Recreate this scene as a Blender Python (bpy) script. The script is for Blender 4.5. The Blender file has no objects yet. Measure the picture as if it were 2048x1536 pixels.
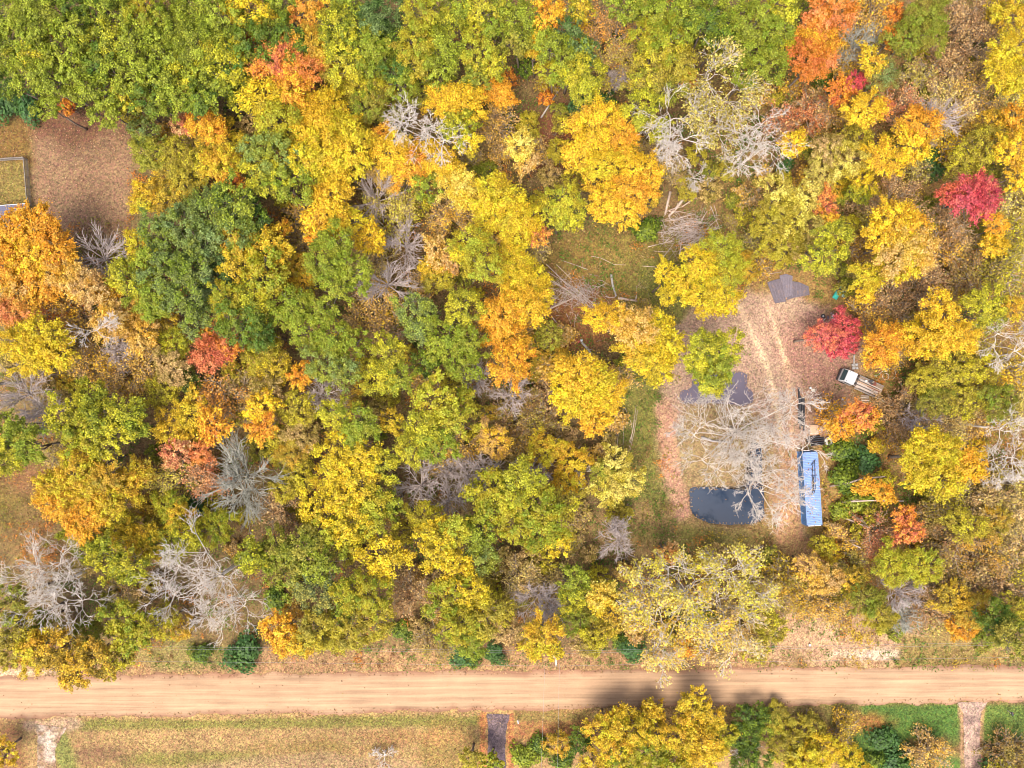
import bpy, math, random
import numpy as np
from mathutils import Vector, Matrix, Euler

S = bpy.context.scene
# ---------------------------------------------------------------- camera, sky, sun, exposure
H = 117.0            # camera height in metres, looking straight down
FPX = 1462.0         # focal length in pixels of the 2048 px wide photograph
cam_d = bpy.data.cameras.new('camera')
cam_d.sensor_width = 36.0
cam_d.lens = 36.0 * FPX / 2048.0
cam_d.clip_end = 2000.0
cam = bpy.data.objects.new('camera', cam_d)
cam.location = (0, 0, H)
S.collection.objects.link(cam)
S.camera = cam

SUN_EL, SUN_AZ = math.radians(68), math.radians(205)   # azimuth clockwise from the top of the picture
world = bpy.data.worlds.new('World')
S.world = world
world.use_nodes = True
wn = world.node_tree
sky = wn.nodes.new('ShaderNodeTexSky')
sky.sky_type = 'NISHITA'
sky.sun_disc = False
sky.sun_elevation = SUN_EL
sky.sun_rotation = SUN_AZ
sky.dust_density = 6.0
sky.ozone_density = 0.3
sky.air_density = 0.8
bg = wn.nodes['Background']
wn.links.new(sky.outputs[0], bg.inputs[0])
bg.inputs[1].default_value = 0.15
sun_d = bpy.data.lights.new('sun', 'SUN')
sun_d.energy = 1.25
sun_d.angle = math.radians(32)
sun_d.color = (1.0, 0.93, 0.82)
sun = bpy.data.objects.new('sun', sun_d)
sdir = Vector((math.sin(SUN_AZ) * math.cos(SUN_EL), math.cos(SUN_AZ) * math.cos(SUN_EL), math.sin(SUN_EL)))
sun.rotation_euler = sdir.to_track_quat('Z', 'Y').to_euler()
sun.location = (0, -60, 80)
S.collection.objects.link(sun)
S.view_settings.view_transform = 'Standard'
S.view_settings.look = 'None'
S.view_settings.gamma = 1.0
S.view_settings.use_curve_mapping = False
S.view_settings.exposure = 1.03
S.cycles.filter_width = 1.0
S.cycles.max_bounces = 6
S.cycles.diffuse_bounces = 3
S.cycles.transparent_max_bounces = 4

# ---------------------------------------------------------------- helpers
COL = S.collection
def W(px, py, z=0.0):
    s = (H - z) / FPX
    return Vector(((px - 1024.0) * s, (768.0 - py) * s, z))
def PXM(z=0.0):
    return (H - z) / FPX
def lin(c):
    return tuple(((v / 255.0) / 12.92 if v / 255.0 <= .04045 else ((v / 255.0 + .055) / 1.055) ** 2.4) for v in c)
def link(name, data, parent=None):
    o = bpy.data.objects.new(name, data)
    COL.objects.link(o)
    if parent is not None:
        o.parent = parent
    return o
def tag(o, label=None, cat=None, group=None, kind=None):
    if label: o['label'] = label
    if cat: o['category'] = cat
    if group: o['group'] = group
    if kind: o['kind'] = kind
    return o
def thing(name, label, cat, loc=(0, 0, 0), rz=0.0, group=None):
    o = link(name, None)
    o.location = loc
    o.rotation_euler = (0, 0, rz)
    return tag(o, label, cat, group)
def mesh_np(name, V, F, mat=None, attrs=None, smooth=False):
    """V (n,3), F (m,k) with a constant k"""
    V = np.asarray(V, dtype=np.float32); F = np.asarray(F, dtype=np.int32)
    me = bpy.data.meshes.new(name)
    me.vertices.add(len(V)); me.vertices.foreach_set('co', V.ravel())
    m, k = F.shape
    me.loops.add(m * k); me.loops.foreach_set('vertex_index', F.ravel())
    me.polygons.add(m)
    me.polygons.foreach_set('loop_start', np.arange(0, m * k, k, dtype=np.int32))
    me.polygons.foreach_set('loop_total', np.full(m, k, dtype=np.int32))
    if smooth:
        me.polygons.foreach_set('use_smooth', np.ones(m, dtype=bool))
    me.update(calc_edges=True)
    if attrs:
        for an, (dom, typ, arr) in attrs.items():
            a = me.attributes.new(an, typ, dom)
            arr = np.asarray(arr, dtype=np.float32)
            a.data.foreach_set('color' if 'COLOR' in typ else ('vector' if 'VECTOR' in typ else 'value'), arr.ravel())
    if mat: me.materials.append(mat)
    return me

class MB:
    """collects simple shapes into one mesh"""
    def __init__(s): s.v = []; s.f = []
    def add(s, vs, fs):
        b = len(s.v); s.v += [tuple(v) for v in vs]; s.f += [tuple(i + b for i in f) for f in fs]; return s
    def box(s, c, d, rz=0.0, bev=0.0, M=None):
        x, y, z = d[0] / 2, d[1] / 2, d[2] / 2
        if bev <= 0:
            vs = [(-x, -y, -z), (x, -y, -z), (x, y, -z), (-x, y, -z), (-x, -y, z), (x, -y, z), (x, y, z), (-x, y, z)]
            fs = [(3, 2, 1, 0), (4, 5, 6, 7), (0, 1, 5, 4), (1, 2, 6, 5), (2, 3, 7, 6), (3, 0, 4, 7)]
        else:
            b = min(bev, x * .9, y * .9, z * .9)
            ring = lambda X, Y, B, Z: [(-X + B, -Y, Z), (X - B, -Y, Z), (X, -Y + B, Z), (X, Y - B, Z), (X - B, Y, Z), (-X + B, Y, Z), (-X, Y - B, Z), (-X, -Y + B, Z)]
            vs = ring(x - b, y - b, b * .5, -z) + ring(x, y, b, -z + b) + ring(x, y, b, z - b) + ring(x - b, y - b, b * .5, z)
            fs = [tuple(range(7, -1, -1)), tuple(range(24, 32))]
            for r in range(3):
                for i in range(8):
                    j = (i + 1) % 8
                    fs.append((r * 8 + i, r * 8 + j, r * 8 + 8 + j, r * 8 + 8 + i))
        R = Matrix.Rotation(rz, 4, 'Z')
        T = Matrix.Translation(c) @ (M if M else R)
        return s.add([T @ Vector(v) for v in vs], fs)
    def tube(s, pts, rad, n=6, cap=True):
        pts = [Vector(p) for p in pts]
        rads = rad if isinstance(rad, (list, tuple)) else [rad] * len(pts)
        vs = []; fs = []
        prev = None
        for i, p in enumerate(pts):
            t = (pts[min(i + 1, len(pts) - 1)] - pts[max(i - 1, 0)]).normalized()
            up = prev if prev is not None else (Vector((0, 0, 1)) if abs(t.z) < .9 else Vector((1, 0, 0)))
            a = t.cross(up)
            if a.length < 1e-4: a = t.cross(Vector((0, 1, 0)))
            a.normalize(); b = t.cross(a).normalized(); prev = -b if False else up
            for k in range(n):
                an = 2 * math.pi * k / n
                vs.append(p + (a * math.cos(an) + b * math.sin(an)) * rads[i])
        for i in range(len(pts) - 1):
            for k in range(n):
                j = (k + 1) % n
                fs.append((i * n + k, i * n + j, (i + 1) * n + j, (i + 1) * n + k))
        if cap:
            fs.append(tuple(range(n - 1, -1, -1))); fs.append(tuple(range((len(pts) - 1) * n, len(pts) * n)))
        return s.add(vs, fs)
    def torus(s, c, R, r, n=28, m=8, M=None, arc=1.0, zamp=0.0):
        vs = []; fs = []
        M = M or Matrix.Identity(3)
        for i in range(n + (arc < 1)):
            a = 2 * math.pi * arc * i / n
            for k in range(m):
                b = 2 * math.pi * k / m
                v = M @ Vector(((R + r * math.cos(b)) * math.cos(a), (R + r * math.cos(b)) * math.sin(a), r * math.sin(b) + zamp * math.sin(a * 3)))
                vs.append(Vector(c) + v)
        for i in range(n):
            for k in range(m):
                i2 = (i + 1) % n if arc >= 1 else i + 1
                fs.append((i * m + k, i2 * m + k, i2 * m + (k + 1) % m, i * m + (k + 1) % m))
        return s.add(vs, fs)
    def build(s, name, mat, parent=None, smooth=False):
        me = bpy.data.meshes.new(name)
        me.from_pydata(s.v, [], s.f); me.update()
        if smooth:
            me.polygons.foreach_set('use_smooth', [True] * len(me.polygons))
        me.materials.append(mat)
        return link(name, me, parent)

# ---------------------------------------------------------------- materials
def nmat(name):
    m = bpy.data.materials.new(name); m.use_nodes = True
    nt = m.node_tree; b = nt.nodes['Principled BSDF']
    return m, nt, b
def N(nt, typ, **kw):
    n = nt.nodes.new(typ)
    for k, v in kw.items():
        if k in ('operation', 'blend_type', 'data_type', 'attribute_name', 'attribute_type', 'feature', 'interpolation', 'noise_dimensions', 'distance'):
            setattr(n, k, v)
        else:
            n.inputs[k].default_value = v
    return n
def ramp(nt, stops):
    r = nt.nodes.new('ShaderNodeValToRGB')
    e = r.color_ramp.elements
    while len(e) < len(stops): e.new(0.5)
    for el, (p, c) in zip(e, stops):
        el.position = p; el.color = (*c, 1) if len(c) == 3 else c
    return r
def simple(name, rgb, rough=.6, metal=0.0, var=.25, scale=6.0, dirt=None, coat=0.0, dirt_at=.55, bump=0.0):
    """painted / plain surface with grain, worn tone variation and dirt"""
    m, nt, b = nmat(name)
    tc = nt.nodes.new('ShaderNodeTexCoord')
    n1 = N(nt, 'ShaderNodeTexNoise', Scale=scale, Detail=6.0, Roughness=.65)
    nt.links.new(tc.outputs['Object'], n1.inputs['Vector'])
    c = [v for v in rgb]
    r = ramp(nt, [(.25, tuple(v * (1 - var) for v in c)), (.75, tuple(min(1, v * (1 + var)) for v in c))])
    nt.links.new(n1.outputs[0], r.inputs[0])
    out = r.outputs[0]
    if dirt:
        n2 = N(nt, 'ShaderNodeTexNoise', Scale=scale * .35, Detail=9.0, Roughness=.7)
        nt.links.new(tc.outputs['Object'], n2.inputs['Vector'])
        r2 = ramp(nt, [(dirt_at, (0, 0, 0)), (dirt_at + .15, (1, 1, 1))])
        nt.links.new(n2.outputs[0], r2.inputs[0])
        mx = nt.nodes.new('ShaderNodeMixRGB'); mx.inputs[2].default_value = (*dirt, 1)
        nt.links.new(r2.outputs[0], mx.inputs[0]); nt.links.new(out, mx.inputs[1]); out = mx.outputs[0]
    nt.links.new(out, b.inputs['Base Color'])
    b.inputs['Roughness'].default_value = rough; b.inputs['Metallic'].default_value = metal
    if coat: b.inputs['Coat Weight'].default_value = coat
    if bump:
        bp = N(nt, 'ShaderNodeBump', Strength=bump, Distance=.02)
        nt.links.new(n1.outputs[0], bp.inputs['Height']); nt.links.new(bp.outputs[0], b.inputs['Normal'])
    return m

K = 0.61     # albedo over the sRGB-decoded tone of a fully lit surface
def alb(c, k=K): return tuple(v * k for v in lin(c))

def leaf_shader(nt, b, colour_socket, rough=.55):
    nt.links.new(colour_socket, b.inputs['Base Color'])
    b.inputs['Roughness'].default_value = rough
    b.inputs['Specular IOR Level'].default_value = .35
    tr = nt.nodes.new('ShaderNodeBsdfTranslucent')
    mxs = nt.nodes.new('ShaderNodeMixShader'); mxs.inputs[0].default_value = .32
    nt.links.new(colour_socket, tr.inputs[0])
    nt.links.new(b.outputs[0], mxs.inputs[1]); nt.links.new(tr.outputs[0], mxs.inputs[2])
    nt.links.new(mxs.outputs[0], nt.nodes['Material Output'].inputs[0])

# crown leaves: two leaf colours given per object, mixed clump by clump and leaf by leaf
foliage, nt, b = nmat('foliage')
A1 = N(nt, 'ShaderNodeAttribute', attribute_type='OBJECT', attribute_name='leaf_a')
A2 = N(nt, 'ShaderNodeAttribute', attribute_type='OBJECT', attribute_name='leaf_b')
AC = N(nt, 'ShaderNodeAttribute', attribute_type='GEOMETRY', attribute_name='clump')
AL = N(nt, 'ShaderNodeAttribute', attribute_type='GEOMETRY', attribute_name='leaf')
tc = nt.nodes.new('ShaderNodeTexCoord')
oi = nt.nodes.new('ShaderNodeObjectInfo')
vadd = N(nt, 'ShaderNodeVectorMath', operation='ADD')
vm = N(nt, 'ShaderNodeVectorMath', operation='SCALE'); vm.inputs[3].default_value = 1.0
cx = nt.nodes.new('ShaderNodeCombineXYZ')
mm = N(nt, 'ShaderNodeMath', operation='MULTIPLY'); mm.inputs[1].default_value = 40.0
nt.links.new(oi.outputs['Random'], mm.inputs[0]); nt.links.new(mm.outputs[0], cx.inputs[0])
nt.links.new(tc.outputs['Object'], vadd.inputs[0]); nt.links.new(cx.outputs[0], vadd.inputs[1])
nz = N(nt, 'ShaderNodeTexNoise', Scale=.38, Detail=2.0)
nt.links.new(vadd.outputs[0], nz.inputs['Vector'])
# factor = noise*1.5 + clump*.5 + leaf*.35 - .68
def math2(op, a, bb):
    m_ = N(nt, 'ShaderNodeMath', operation=op)
    for i, v in enumerate((a, bb)):
        if isinstance(v, (int, float)): m_.inputs[i].default_value = v
        else: nt.links.new(v, m_.inputs[i])
    return m_.outputs[0]
f = math2('ADD', math2('MULTIPLY', nz.outputs[0], 2.2), math2('ADD', math2('MULTIPLY', AC.outputs['Fac'], .55), math2('MULTIPLY', AL.outputs['Fac'], .45)))
f = math2('SUBTRACT', f, 1.12)
cl = nt.nodes.new('ShaderNodeClamp'); nt.links.new(f, cl.inputs[0])
mx = nt.nodes.new('ShaderNodeMixRGB')
nt.links.new(cl.outputs[0], mx.inputs[0]); nt.links.new(A1.outputs['Color'], mx.inputs[1]); nt.links.new(A2.outputs['Color'], mx.inputs[2])
hs = nt.nodes.new('ShaderNodeHueSaturation')
nt.links.new(mx.outputs[0], hs.inputs['Color'])
v = math2('ADD', math2('MULTIPLY', AL.outputs['Fac'], 1.0), math2('MULTIPLY', AC.outputs['Fac'], .35))
nt.links.new(math2('ADD', v, .38), hs.inputs['Value'])
nt.links.new(math2('ADD', math2('MULTIPLY', AC.outputs['Fac'], .024), .492), hs.inputs['Hue'])
hs.inputs['Saturation'].default_value = 1.0
leaf_shader(nt, b, hs.outputs[0])

# loose leaves, plants: colour stored per face
litter, nt, b = nmat('loose_leaf')
A = N(nt, 'ShaderNodeAttribute', attribute_type='GEOMETRY', attribute_name='tone')
leaf_shader(nt, b, A.outputs['Color'], .7)

def bark(name, dark, light, scale=3.0):
    m, nt, b = nmat(name)
    tc = nt.nodes.new('ShaderNodeTexCoord')
    mp = nt.nodes.new('ShaderNodeMapping'); mp.inputs['Scale'].default_value = (1, 1, .35)
    nt.links.new(tc.outputs['Object'], mp.inputs[0])
    n1 = N(nt, 'ShaderNodeTexNoise', Scale=scale, Detail=6.0, Roughness=.7)
    nt.links.new(mp.outputs[0], n1.inputs['Vector'])
    r = ramp(nt, [(.3, dark), (.7, light)])
    nt.links.new(n1.outputs[0], r.inputs[0]); nt.links.new(r.outputs[0], b.inputs['Base Color'])
    b.inputs['Roughness'].default_value = .85
    bp = N(nt, 'ShaderNodeBump', Strength=.6, Distance=.03)
    nt.links.new(n1.outputs[0], bp.inputs['Height']); nt.links.new(bp.outputs[0], b.inputs['Normal'])
    return m
M = {}
M['bark'] = bark('brown_bark', (.10, .075, .055), (.27, .22, .18))
M['bark_white'] = bark('bleached_bark', (.42, .37, .32), (.80, .73, .65))
M['bark_grey'] = bark('purple_grey_bark', (.32, .26, .24), (.62, .54, .50))
M['bark_tan'] = bark('tan_bark', (.30, .23, .15), (.56, .46, .33))
M['bark_green'] = bark('greenish_grey_bark', (.24, .24, .19), (.50, .50, .43))

# ---------------------------------------------------------------- ground, road, drives, ponds
_nr = np.random.default_rng(5)
_lat = _nr.random((257, 257)).astype(np.float32)
def vnoise(x, y, scale):
    u = x / scale + 40.3; w = y / scale + 71.9
    i = np.floor(u).astype(int); j = np.floor(w).astype(int)
    fu = u - i; fw = w - j
    fu = fu * fu * (3 - 2 * fu); fw = fw * fw * (3 - 2 * fw)
    i &= 255; j &= 255; i2 = (i + 1) & 255; j2 = (j + 1) & 255
    return (_lat[i, j] * (1 - fu) + _lat[i2, j] * fu) * (1 - fw) + (_lat[i, j2] * (1 - fu) + _lat[i2, j2] * fu) * fw
def fbm(x, y, s):
    return (vnoise(x, y, s) * .5 + vnoise(x + 31, y - 17, s * .5) * .3 + vnoise(x - 53, y + 29, s * .25) * .2)

def sd_poly(px, py, pts):
    """signed distance in pixels, negative inside"""
    pts = np.array(pts, dtype=float); d = np.full(px.shape, 1e9); ins = np.zeros(px.shape, bool)
    n = len(pts)
    for i in range(n):
        a = pts[i]; c = pts[(i + 1) % n]; e = c - a
        t = np.clip(((px - a[0]) * e[0] + (py - a[1]) * e[1]) / (e @ e + 1e-9), 0, 1)
        d = np.minimum(d, np.hypot(px - a[0] - t * e[0], py - a[1] - t * e[1]))
        cr = ((a[1] > py) != (c[1] > py)) & (px < (c[0] - a[0]) * (py - a[1]) / (c[1] - a[1] + 1e-12) + a[0])
        ins ^= cr
    return np.where(ins, -d, d)
def sd_line(px, py, pts, w):
    pts = np.array(pts, dtype=float); d = np.full(px.shape, 1e9)
    for a, c in zip(pts[:-1], pts[1:]):
        e = c - a
        t = np.clip(((px - a[0]) * e[0] + (py - a[1]) * e[1]) / (e @ e + 1e-9), 0, 1)
        d = np.minimum(d, np.hypot(px - a[0] - t * e[0], py - a[1] - t * e[1]))
    return d - w / 2
def sd_ell(px, py, cx, cy, rx, ry):
    return (np.hypot((px - cx) / rx, (py - cy) / ry) - 1) * min(rx, ry)

POND_LOW = [(1382, 980), (1398, 974), (1440, 974), (1478, 974), (1492, 962), (1494, 940), (1498, 905), (1497, 893), (1506, 886), (1518, 888),
            (1523, 898), (1524, 930), (1522, 960), (1527, 990), (1527, 1030), (1520, 1042), (1490, 1048), (1455, 1049), (1420, 1044), (1394, 1034), (1382, 1016)]
POND_UP = [(1362, 795), (1364, 783), (1385, 778), (1390, 756), (1420, 750), (1450, 748), (1478, 745), (1492, 750), (1492, 775), (1504, 785),
           (1505, 802), (1490, 810), (1455, 805), (1425, 804), (1390, 806), (1370, 804)]
ROAD_N = lambda x: 1354 - 24 * x / 2048
ROAD_S = lambda x: 1438 - 36 * x / 2048

# (shape, tone as seen fully lit, edge softness px, raggedness px, opacity)
ZONES = [
 (('e', 1800, 700, 420, 720), (178, 140, 66), 90, 60, .85),      # thicket floor on the right
 (('e', 1230, 560, 150, 130), (146, 128, 46), 25, 40, .9),       # mossy clearing
 (('e', 1160, 520, 70, 60), (158, 126, 50), 25, 25, .7),
 (('e', 1130, 280, 90, 70), (150, 88, 50), 30, 30, .8),
 (('l', [(1310, 570), (1330, 640), (1290, 760), (1285, 900), (1280, 1040)], 110), (140, 138, 46), 18, 18, .9),
 (('e', 1150, 640, 90, 70), (168, 96, 44), 25, 25, .7),
 (('e', 1420, 900, 110, 130), (178, 152, 100), 20, 20, .8),       # between the ponds
 (('e', 1350, 1060, 210, 50), (180, 146, 84), 16, 22, .9),
 (('e', 1440, 1075, 130, 22), (146, 138, 52), 14, 16, .9),
 (('p', [(1345, 650), (1390, 615), (1460, 585), (1540, 580), (1620, 600), (1690, 640), (1720, 720), (1690, 800), (1640, 870), (1610, 900), (1600, 1060), (1560, 1110), (1545, 1060), (1550, 960), (1540, 860), (1480, 815), (1380, 815), (1330, 860), (1320, 800), (1345, 720)]), (202, 166, 136), 14, 18, .95),
 (('e', 1640, 700, 80, 80), (182, 130, 108), 22, 20, .8),
 (('e', 1650, 820, 60, 60), (184, 138, 104), 18, 18, .8),
 (('l', [(1330, 815), (1337, 880), (1345, 960), (1365, 1020)], 36), (214, 162, 126), 8, 7, .95),
 (('l', [(1600, 1080), (1610, 1160), (1640, 1230), (1680, 1300)], 34), (214, 172, 124), 10, 12, .9),
 (('l', [(1480, 612), (1505, 665), (1528, 720), (1545, 770), (1560, 860), (1572, 950), (1572, 1060)], 11), (240, 205, 160), 4, 4, 1.0),
 (('l', [(1530, 600), (1545, 640), (1560, 690), (1574, 730)], 7), (240, 200, 155), 3, 3, 1.0),
 (('l', [(1572, 725), (1580, 790), (1585, 900), (1590, 1060), (1590, 1200)], 9), (236, 190, 142), 4, 4, .9),
 (('p', [(1553, 880), (1600, 900), (1600, 1075), (1640, 1090), (1640, 1290), (1560, 1290), (1545, 1100)]), (208, 156, 100), 14, 14, .9),
 (('e', 1560, 1120, 50, 40), (158, 132, 60), 20, 20, .6),
 (('p', [(60, 232), (260, 240), (275, 330), (262, 400), (260, 470), (120, 480), (62, 440)]), (164, 126, 88), 16, 12, .95),   # leaf strewn ground top left
 (('e', 150, 250, 90, 40), (126, 78, 46), 20, 16, .8),
 (('p', [(-60, 225), (60, 240), (66, 330), (-60, 330)]), (140, 104, 36), 14, 12, .9),
 (('p', [(-60, 326), (54, 322), (64, 420), (-60, 424)]), (158, 136, 56), 4, 2, .95),
 (('e', 40, 980, 90, 120), (146, 122, 44), 30, 30, .9),
 (('e', 100, 1080, 90, 60), (154, 118, 62), 25, 25, .8),
 (('e', 60, 960, 50, 30), (166, 112, 66), 18, 18, .7),
 # verge north of the road
 (('p', [(-60, 1300), (260, 1300), (520, 1296), (1000, 1298), (1300, 1300), (1560, 1300), (1560, 1340), (-60, 1362)]), (196, 152, 96), 10, 10, .95),
 (('e', 360, 1310, 110, 26), (164, 150, 72), 10, 10, .9),
 (('l', [(0, 1345), (120, 1344)], 10), (244, 208, 160), 4, 4, .9),
 (('e', 1680, 1270, 150, 62), (214, 172, 124), 16, 20, .95),
 (('e', 1745, 1308, 60, 10), (250, 225, 190), 4, 6, .9),
 (('p', [(1800, 1272), (2110, 1270), (2110, 1326), (1800, 1326)]), (176, 150, 72), 8, 8, .9),
 # field south of the road
 (('p', [(-60, 1430), (1700, 1405), (1700, 1700), (-60, 1700)]), (190, 152, 88), 8, 5, .97),
 (('p', [(140, 1441), (980, 1430), (980, 1452), (140, 1462)]), (142, 138, 46), 5, 5, .85),
 (('e', 400, 1520, 130, 16), (140, 134, 44), 10, 12, .8),
 (('e', 640, 1495, 110, 18), (156, 126, 50), 10, 12, .7),
 (('p', [(380, 1530), (640, 1505), (900, 1530), (900, 1700), (300, 1700)]), (184, 150, 100), 10, 10, .8),
 (('e', 200, 1505, 50, 24), (142, 104, 66), 12, 14, .7),
 (('e', 900, 1500, 70, 60), (150, 124, 48), 14, 14, .7),
 (('e', 820, 1475, 140, 14), (186, 140, 72), 8, 10, .7),
 (('p', [(-60, 1445), (50, 1448), (62, 1700), (-60, 1700)]), (150, 106, 54), 10, 12, .9),
 (('l', [(60, 1452), (100, 1456), (150, 1448)], 26), (204, 168, 132), 8, 10, .8),
 (('l', [(120, 1475), (130, 1520), (150, 1600)], 34), (142, 146, 56), 8, 8, .9),
 (('l', [(966, 1432), (966, 1600)], 16), (206, 134, 62), 4, 4, .95),
 (('l', [(1022, 1432), (1020, 1600)], 14), (208, 132, 66), 4, 4, .95),
 (('p', [(1030, 1425), (1190, 1420), (1190, 1480), (1030, 1480)]), (176, 118, 56), 10, 8, .9),
 (('p', [(1030, 1425), (1200, 1420), (1200, 1440), (1030, 1446)]), (152, 132, 58), 8, 6, .8),
 (('p', [(1640, 1410), (1918, 1408), (1926, 1520), (1930, 1700), (1600, 1700), (1700, 1500)]), (100, 138, 40), 8, 7, .97),
 (('p', [(1560, 1405), (1720, 1405), (1720, 1440), (1560, 1440)]), (146, 126, 58), 12, 10, .8),
 (('e', 1740, 1448, 40, 16), (196, 130, 48), 12, 12, .8),
 (('e', 1860, 1500, 70, 26), (172, 124, 66), 12, 16, .8),
 (('p', [(1962, 1412), (2110, 1405), (2110, 1490), (1966, 1490)]), (116, 142, 46), 6, 6, .95),
 (('l', [(1921, 1410), (1924, 1440), (1926, 1600)], 7), (206, 158, 112), 3, 3, .9),
 (('l', [(1966, 1412), (1962, 1440), (1964, 1600)], 7), (200, 150, 100), 3, 3, .9),
]
def zone_tone(px, py, wx, wy):
    """linear albedo of the ground at photo position px,py; wx,wy metres for the raggedness noise"""
    n = fbm(wx, wy, 16.0)[:, None]
    base = np.array(lin((152, 120, 68))) * (1 - n) + np.array(lin((128, 110, 56))) * n
    c = base
    n1 = fbm(wx + 7, wy + 3, 3.6) - .5
    n2 = fbm(wx - 19, wy + 11, 1.3) - .5
    for shp, tone, soft, rag, op in ZONES:
        if shp[0] == 'e': d = sd_ell(px, py, *shp[1:])
        elif shp[0] == 'l': d = sd_line(px, py, shp[1], shp[2])
        else: d = sd_poly(px, py, shp[1])
        d = d + (n1 * 2.2 + n2 * 1.2) * rag
        t = np.clip(.5 - d / (2 * soft), 0, 1); t = t * t * (3 - 2 * t)
        t = (t * op)[:, None]
        c = c * (1 - t) + np.array(lin(tone)) * t
    g = (fbm(wx + 91, wy - 47, 5.0) - .5)[:, None]
    c = c * (1 + g * .55)
    g_ = c.mean(1, keepdims=True)
    return (c * .90 + g_ * .10) * K

dense_x = np.arange(-96, 96.01, .42); dense_y = np.arange(-73, 73.01, .42)
gx = np.concatenate([[-600, -350, -220, -150, -115], dense_x, [115, 150, 220, 350, 600]])
gy = np.concatenate([[-600, -350, -200, -130, -90], dense_y, [90, 130, 200, 350, 600]])
X, Y = np.meshgrid(gx, gy)
fx, fy = X.ravel(), Y.ravel()
ppx, ppy = fx * FPX / H + 1024, 768 - fy * FPX / H
def ground_z(px, py, wx, wy, ponds=True):
    z = (fbm(wx, wy, 9.0) - .5) * .5 + (fbm(wx + 5, wy + 9, 2.2) - .5) * .12
    flat = np.clip(np.maximum((1332 - py) / 30, (py - 1450) / 20), 0, 1)        # level along the road
    yard = np.clip(sd_ell(px, py, 1600, 830, 130, 260) / 40, .15, 1)
    z = z * flat * yard - .02
    if ponds:
        for P_ in (POND_LOW, POND_UP):
            d = sd_poly(px, py, P_) + (fbm(wx, wy, 1.3) - .5) * 5
            t = np.clip((4 - d) / 9, 0, 1)
            z = z * (1 - t) - .75 * t
    return z
gz = ground_z(ppx, ppy, fx, fy)
tone = zone_tone(ppx, ppy, fx, fy)
mud = np.minimum(sd_poly(ppx, ppy, POND_LOW), sd_poly(ppx, ppy, POND_UP))
t = np.clip((3 - mud) / 6, 0, 1)[:, None]
tone = tone * (1 - t) + np.array([.06, .05, .045]) * t
nx, ny = len(gx), len(gy)
ii, jj = np.meshgrid(np.arange(nx - 1), np.arange(ny - 1))
q = (jj * nx + ii).ravel()
F = np.stack([q, q + 1, q + nx + 1, q + nx], 1)

gm, nt, b = nmat('leaf_strewn_soil')
A = N(nt, 'ShaderNodeAttribute', attribute_type='GEOMETRY', attribute_name='tone')
tc = nt.nodes.new('ShaderNodeTexCoord')
vo = N(nt, 'ShaderNodeTexVoronoi', Scale=4.2, Randomness=1.0)
vo2 = N(nt, 'ShaderNodeTexVoronoi', Scale=9.0, Randomness=1.0)
nt.links.new(tc.outputs['Object'], vo.inputs['Vector']); nt.links.new(tc.outputs['Object'], vo2.inputs['Vector'])
sp = nt.nodes.new('ShaderNodeSeparateColor'); nt.links.new(vo.outputs['Color'], sp.inputs[0])
sp2 = nt.nodes.new('ShaderNodeSeparateColor'); nt.links.new(vo2.outputs['Color'], sp2.inputs[0])
nf = N(nt, 'ShaderNodeTexNoise', Scale=1.1, Detail=8.0, Roughness=.7); nt.links.new(tc.outputs['Object'], nf.inputs['Vector'])
val = math2('ADD', math2('MULTIPLY', sp.outputs[0], .50), math2('MULTIPLY', sp2.outputs[0], .38)) if False else None
def m2(nt, op, a, bb):
    m_ = N(nt, 'ShaderNodeMath', operation=op)
    for i, v in enumerate((a, bb)):
        if isinstance(v, (int, float)): m_.inputs[i].default_value = v
        else: nt.links.new(v, m_.inputs[i])
    return m_.outputs[0]
val = m2(nt, 'ADD', m2(nt, 'MULTIPLY', sp.outputs[0], .75), m2(nt, 'ADD', m2(nt, 'MULTIPLY', sp2.outputs[0], .6), m2(nt, 'MULTIPLY', nf.outputs[0], .8)))
hs = nt.nodes.new('ShaderNodeHueSaturation')
nt.links.new(A.outputs['Color'], hs.inputs['Color']); nt.links.new(m2(nt, 'ADD', val, -.05), hs.inputs['Value'])
nt.links.new(m2(nt, 'ADD', m2(nt, 'MULTIPLY', sp.outputs[1], .05), .475), hs.inputs['Hue'])
nt.links.new(hs.outputs[0], b.inputs['Base Color']); b.inputs['Roughness'].default_value = .9
bp = N(nt, 'ShaderNodeBump', Strength=.7, Distance=.06)
nt.links.new(val, bp.inputs['Height']); nt.links.new(bp.outputs[0], b.inputs['Normal'])
M['soil'] = gm
nogap = np.ones(len(fx))
me = mesh_np('ground', np.stack([fx, fy, gz], 1), F, gm, {'tone': ('POINT', 'FLOAT_COLOR', np.concatenate([tone, nogap[:, None]], 1))}, smooth=True)
tag(link('ground', me), kind='structure')

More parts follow.
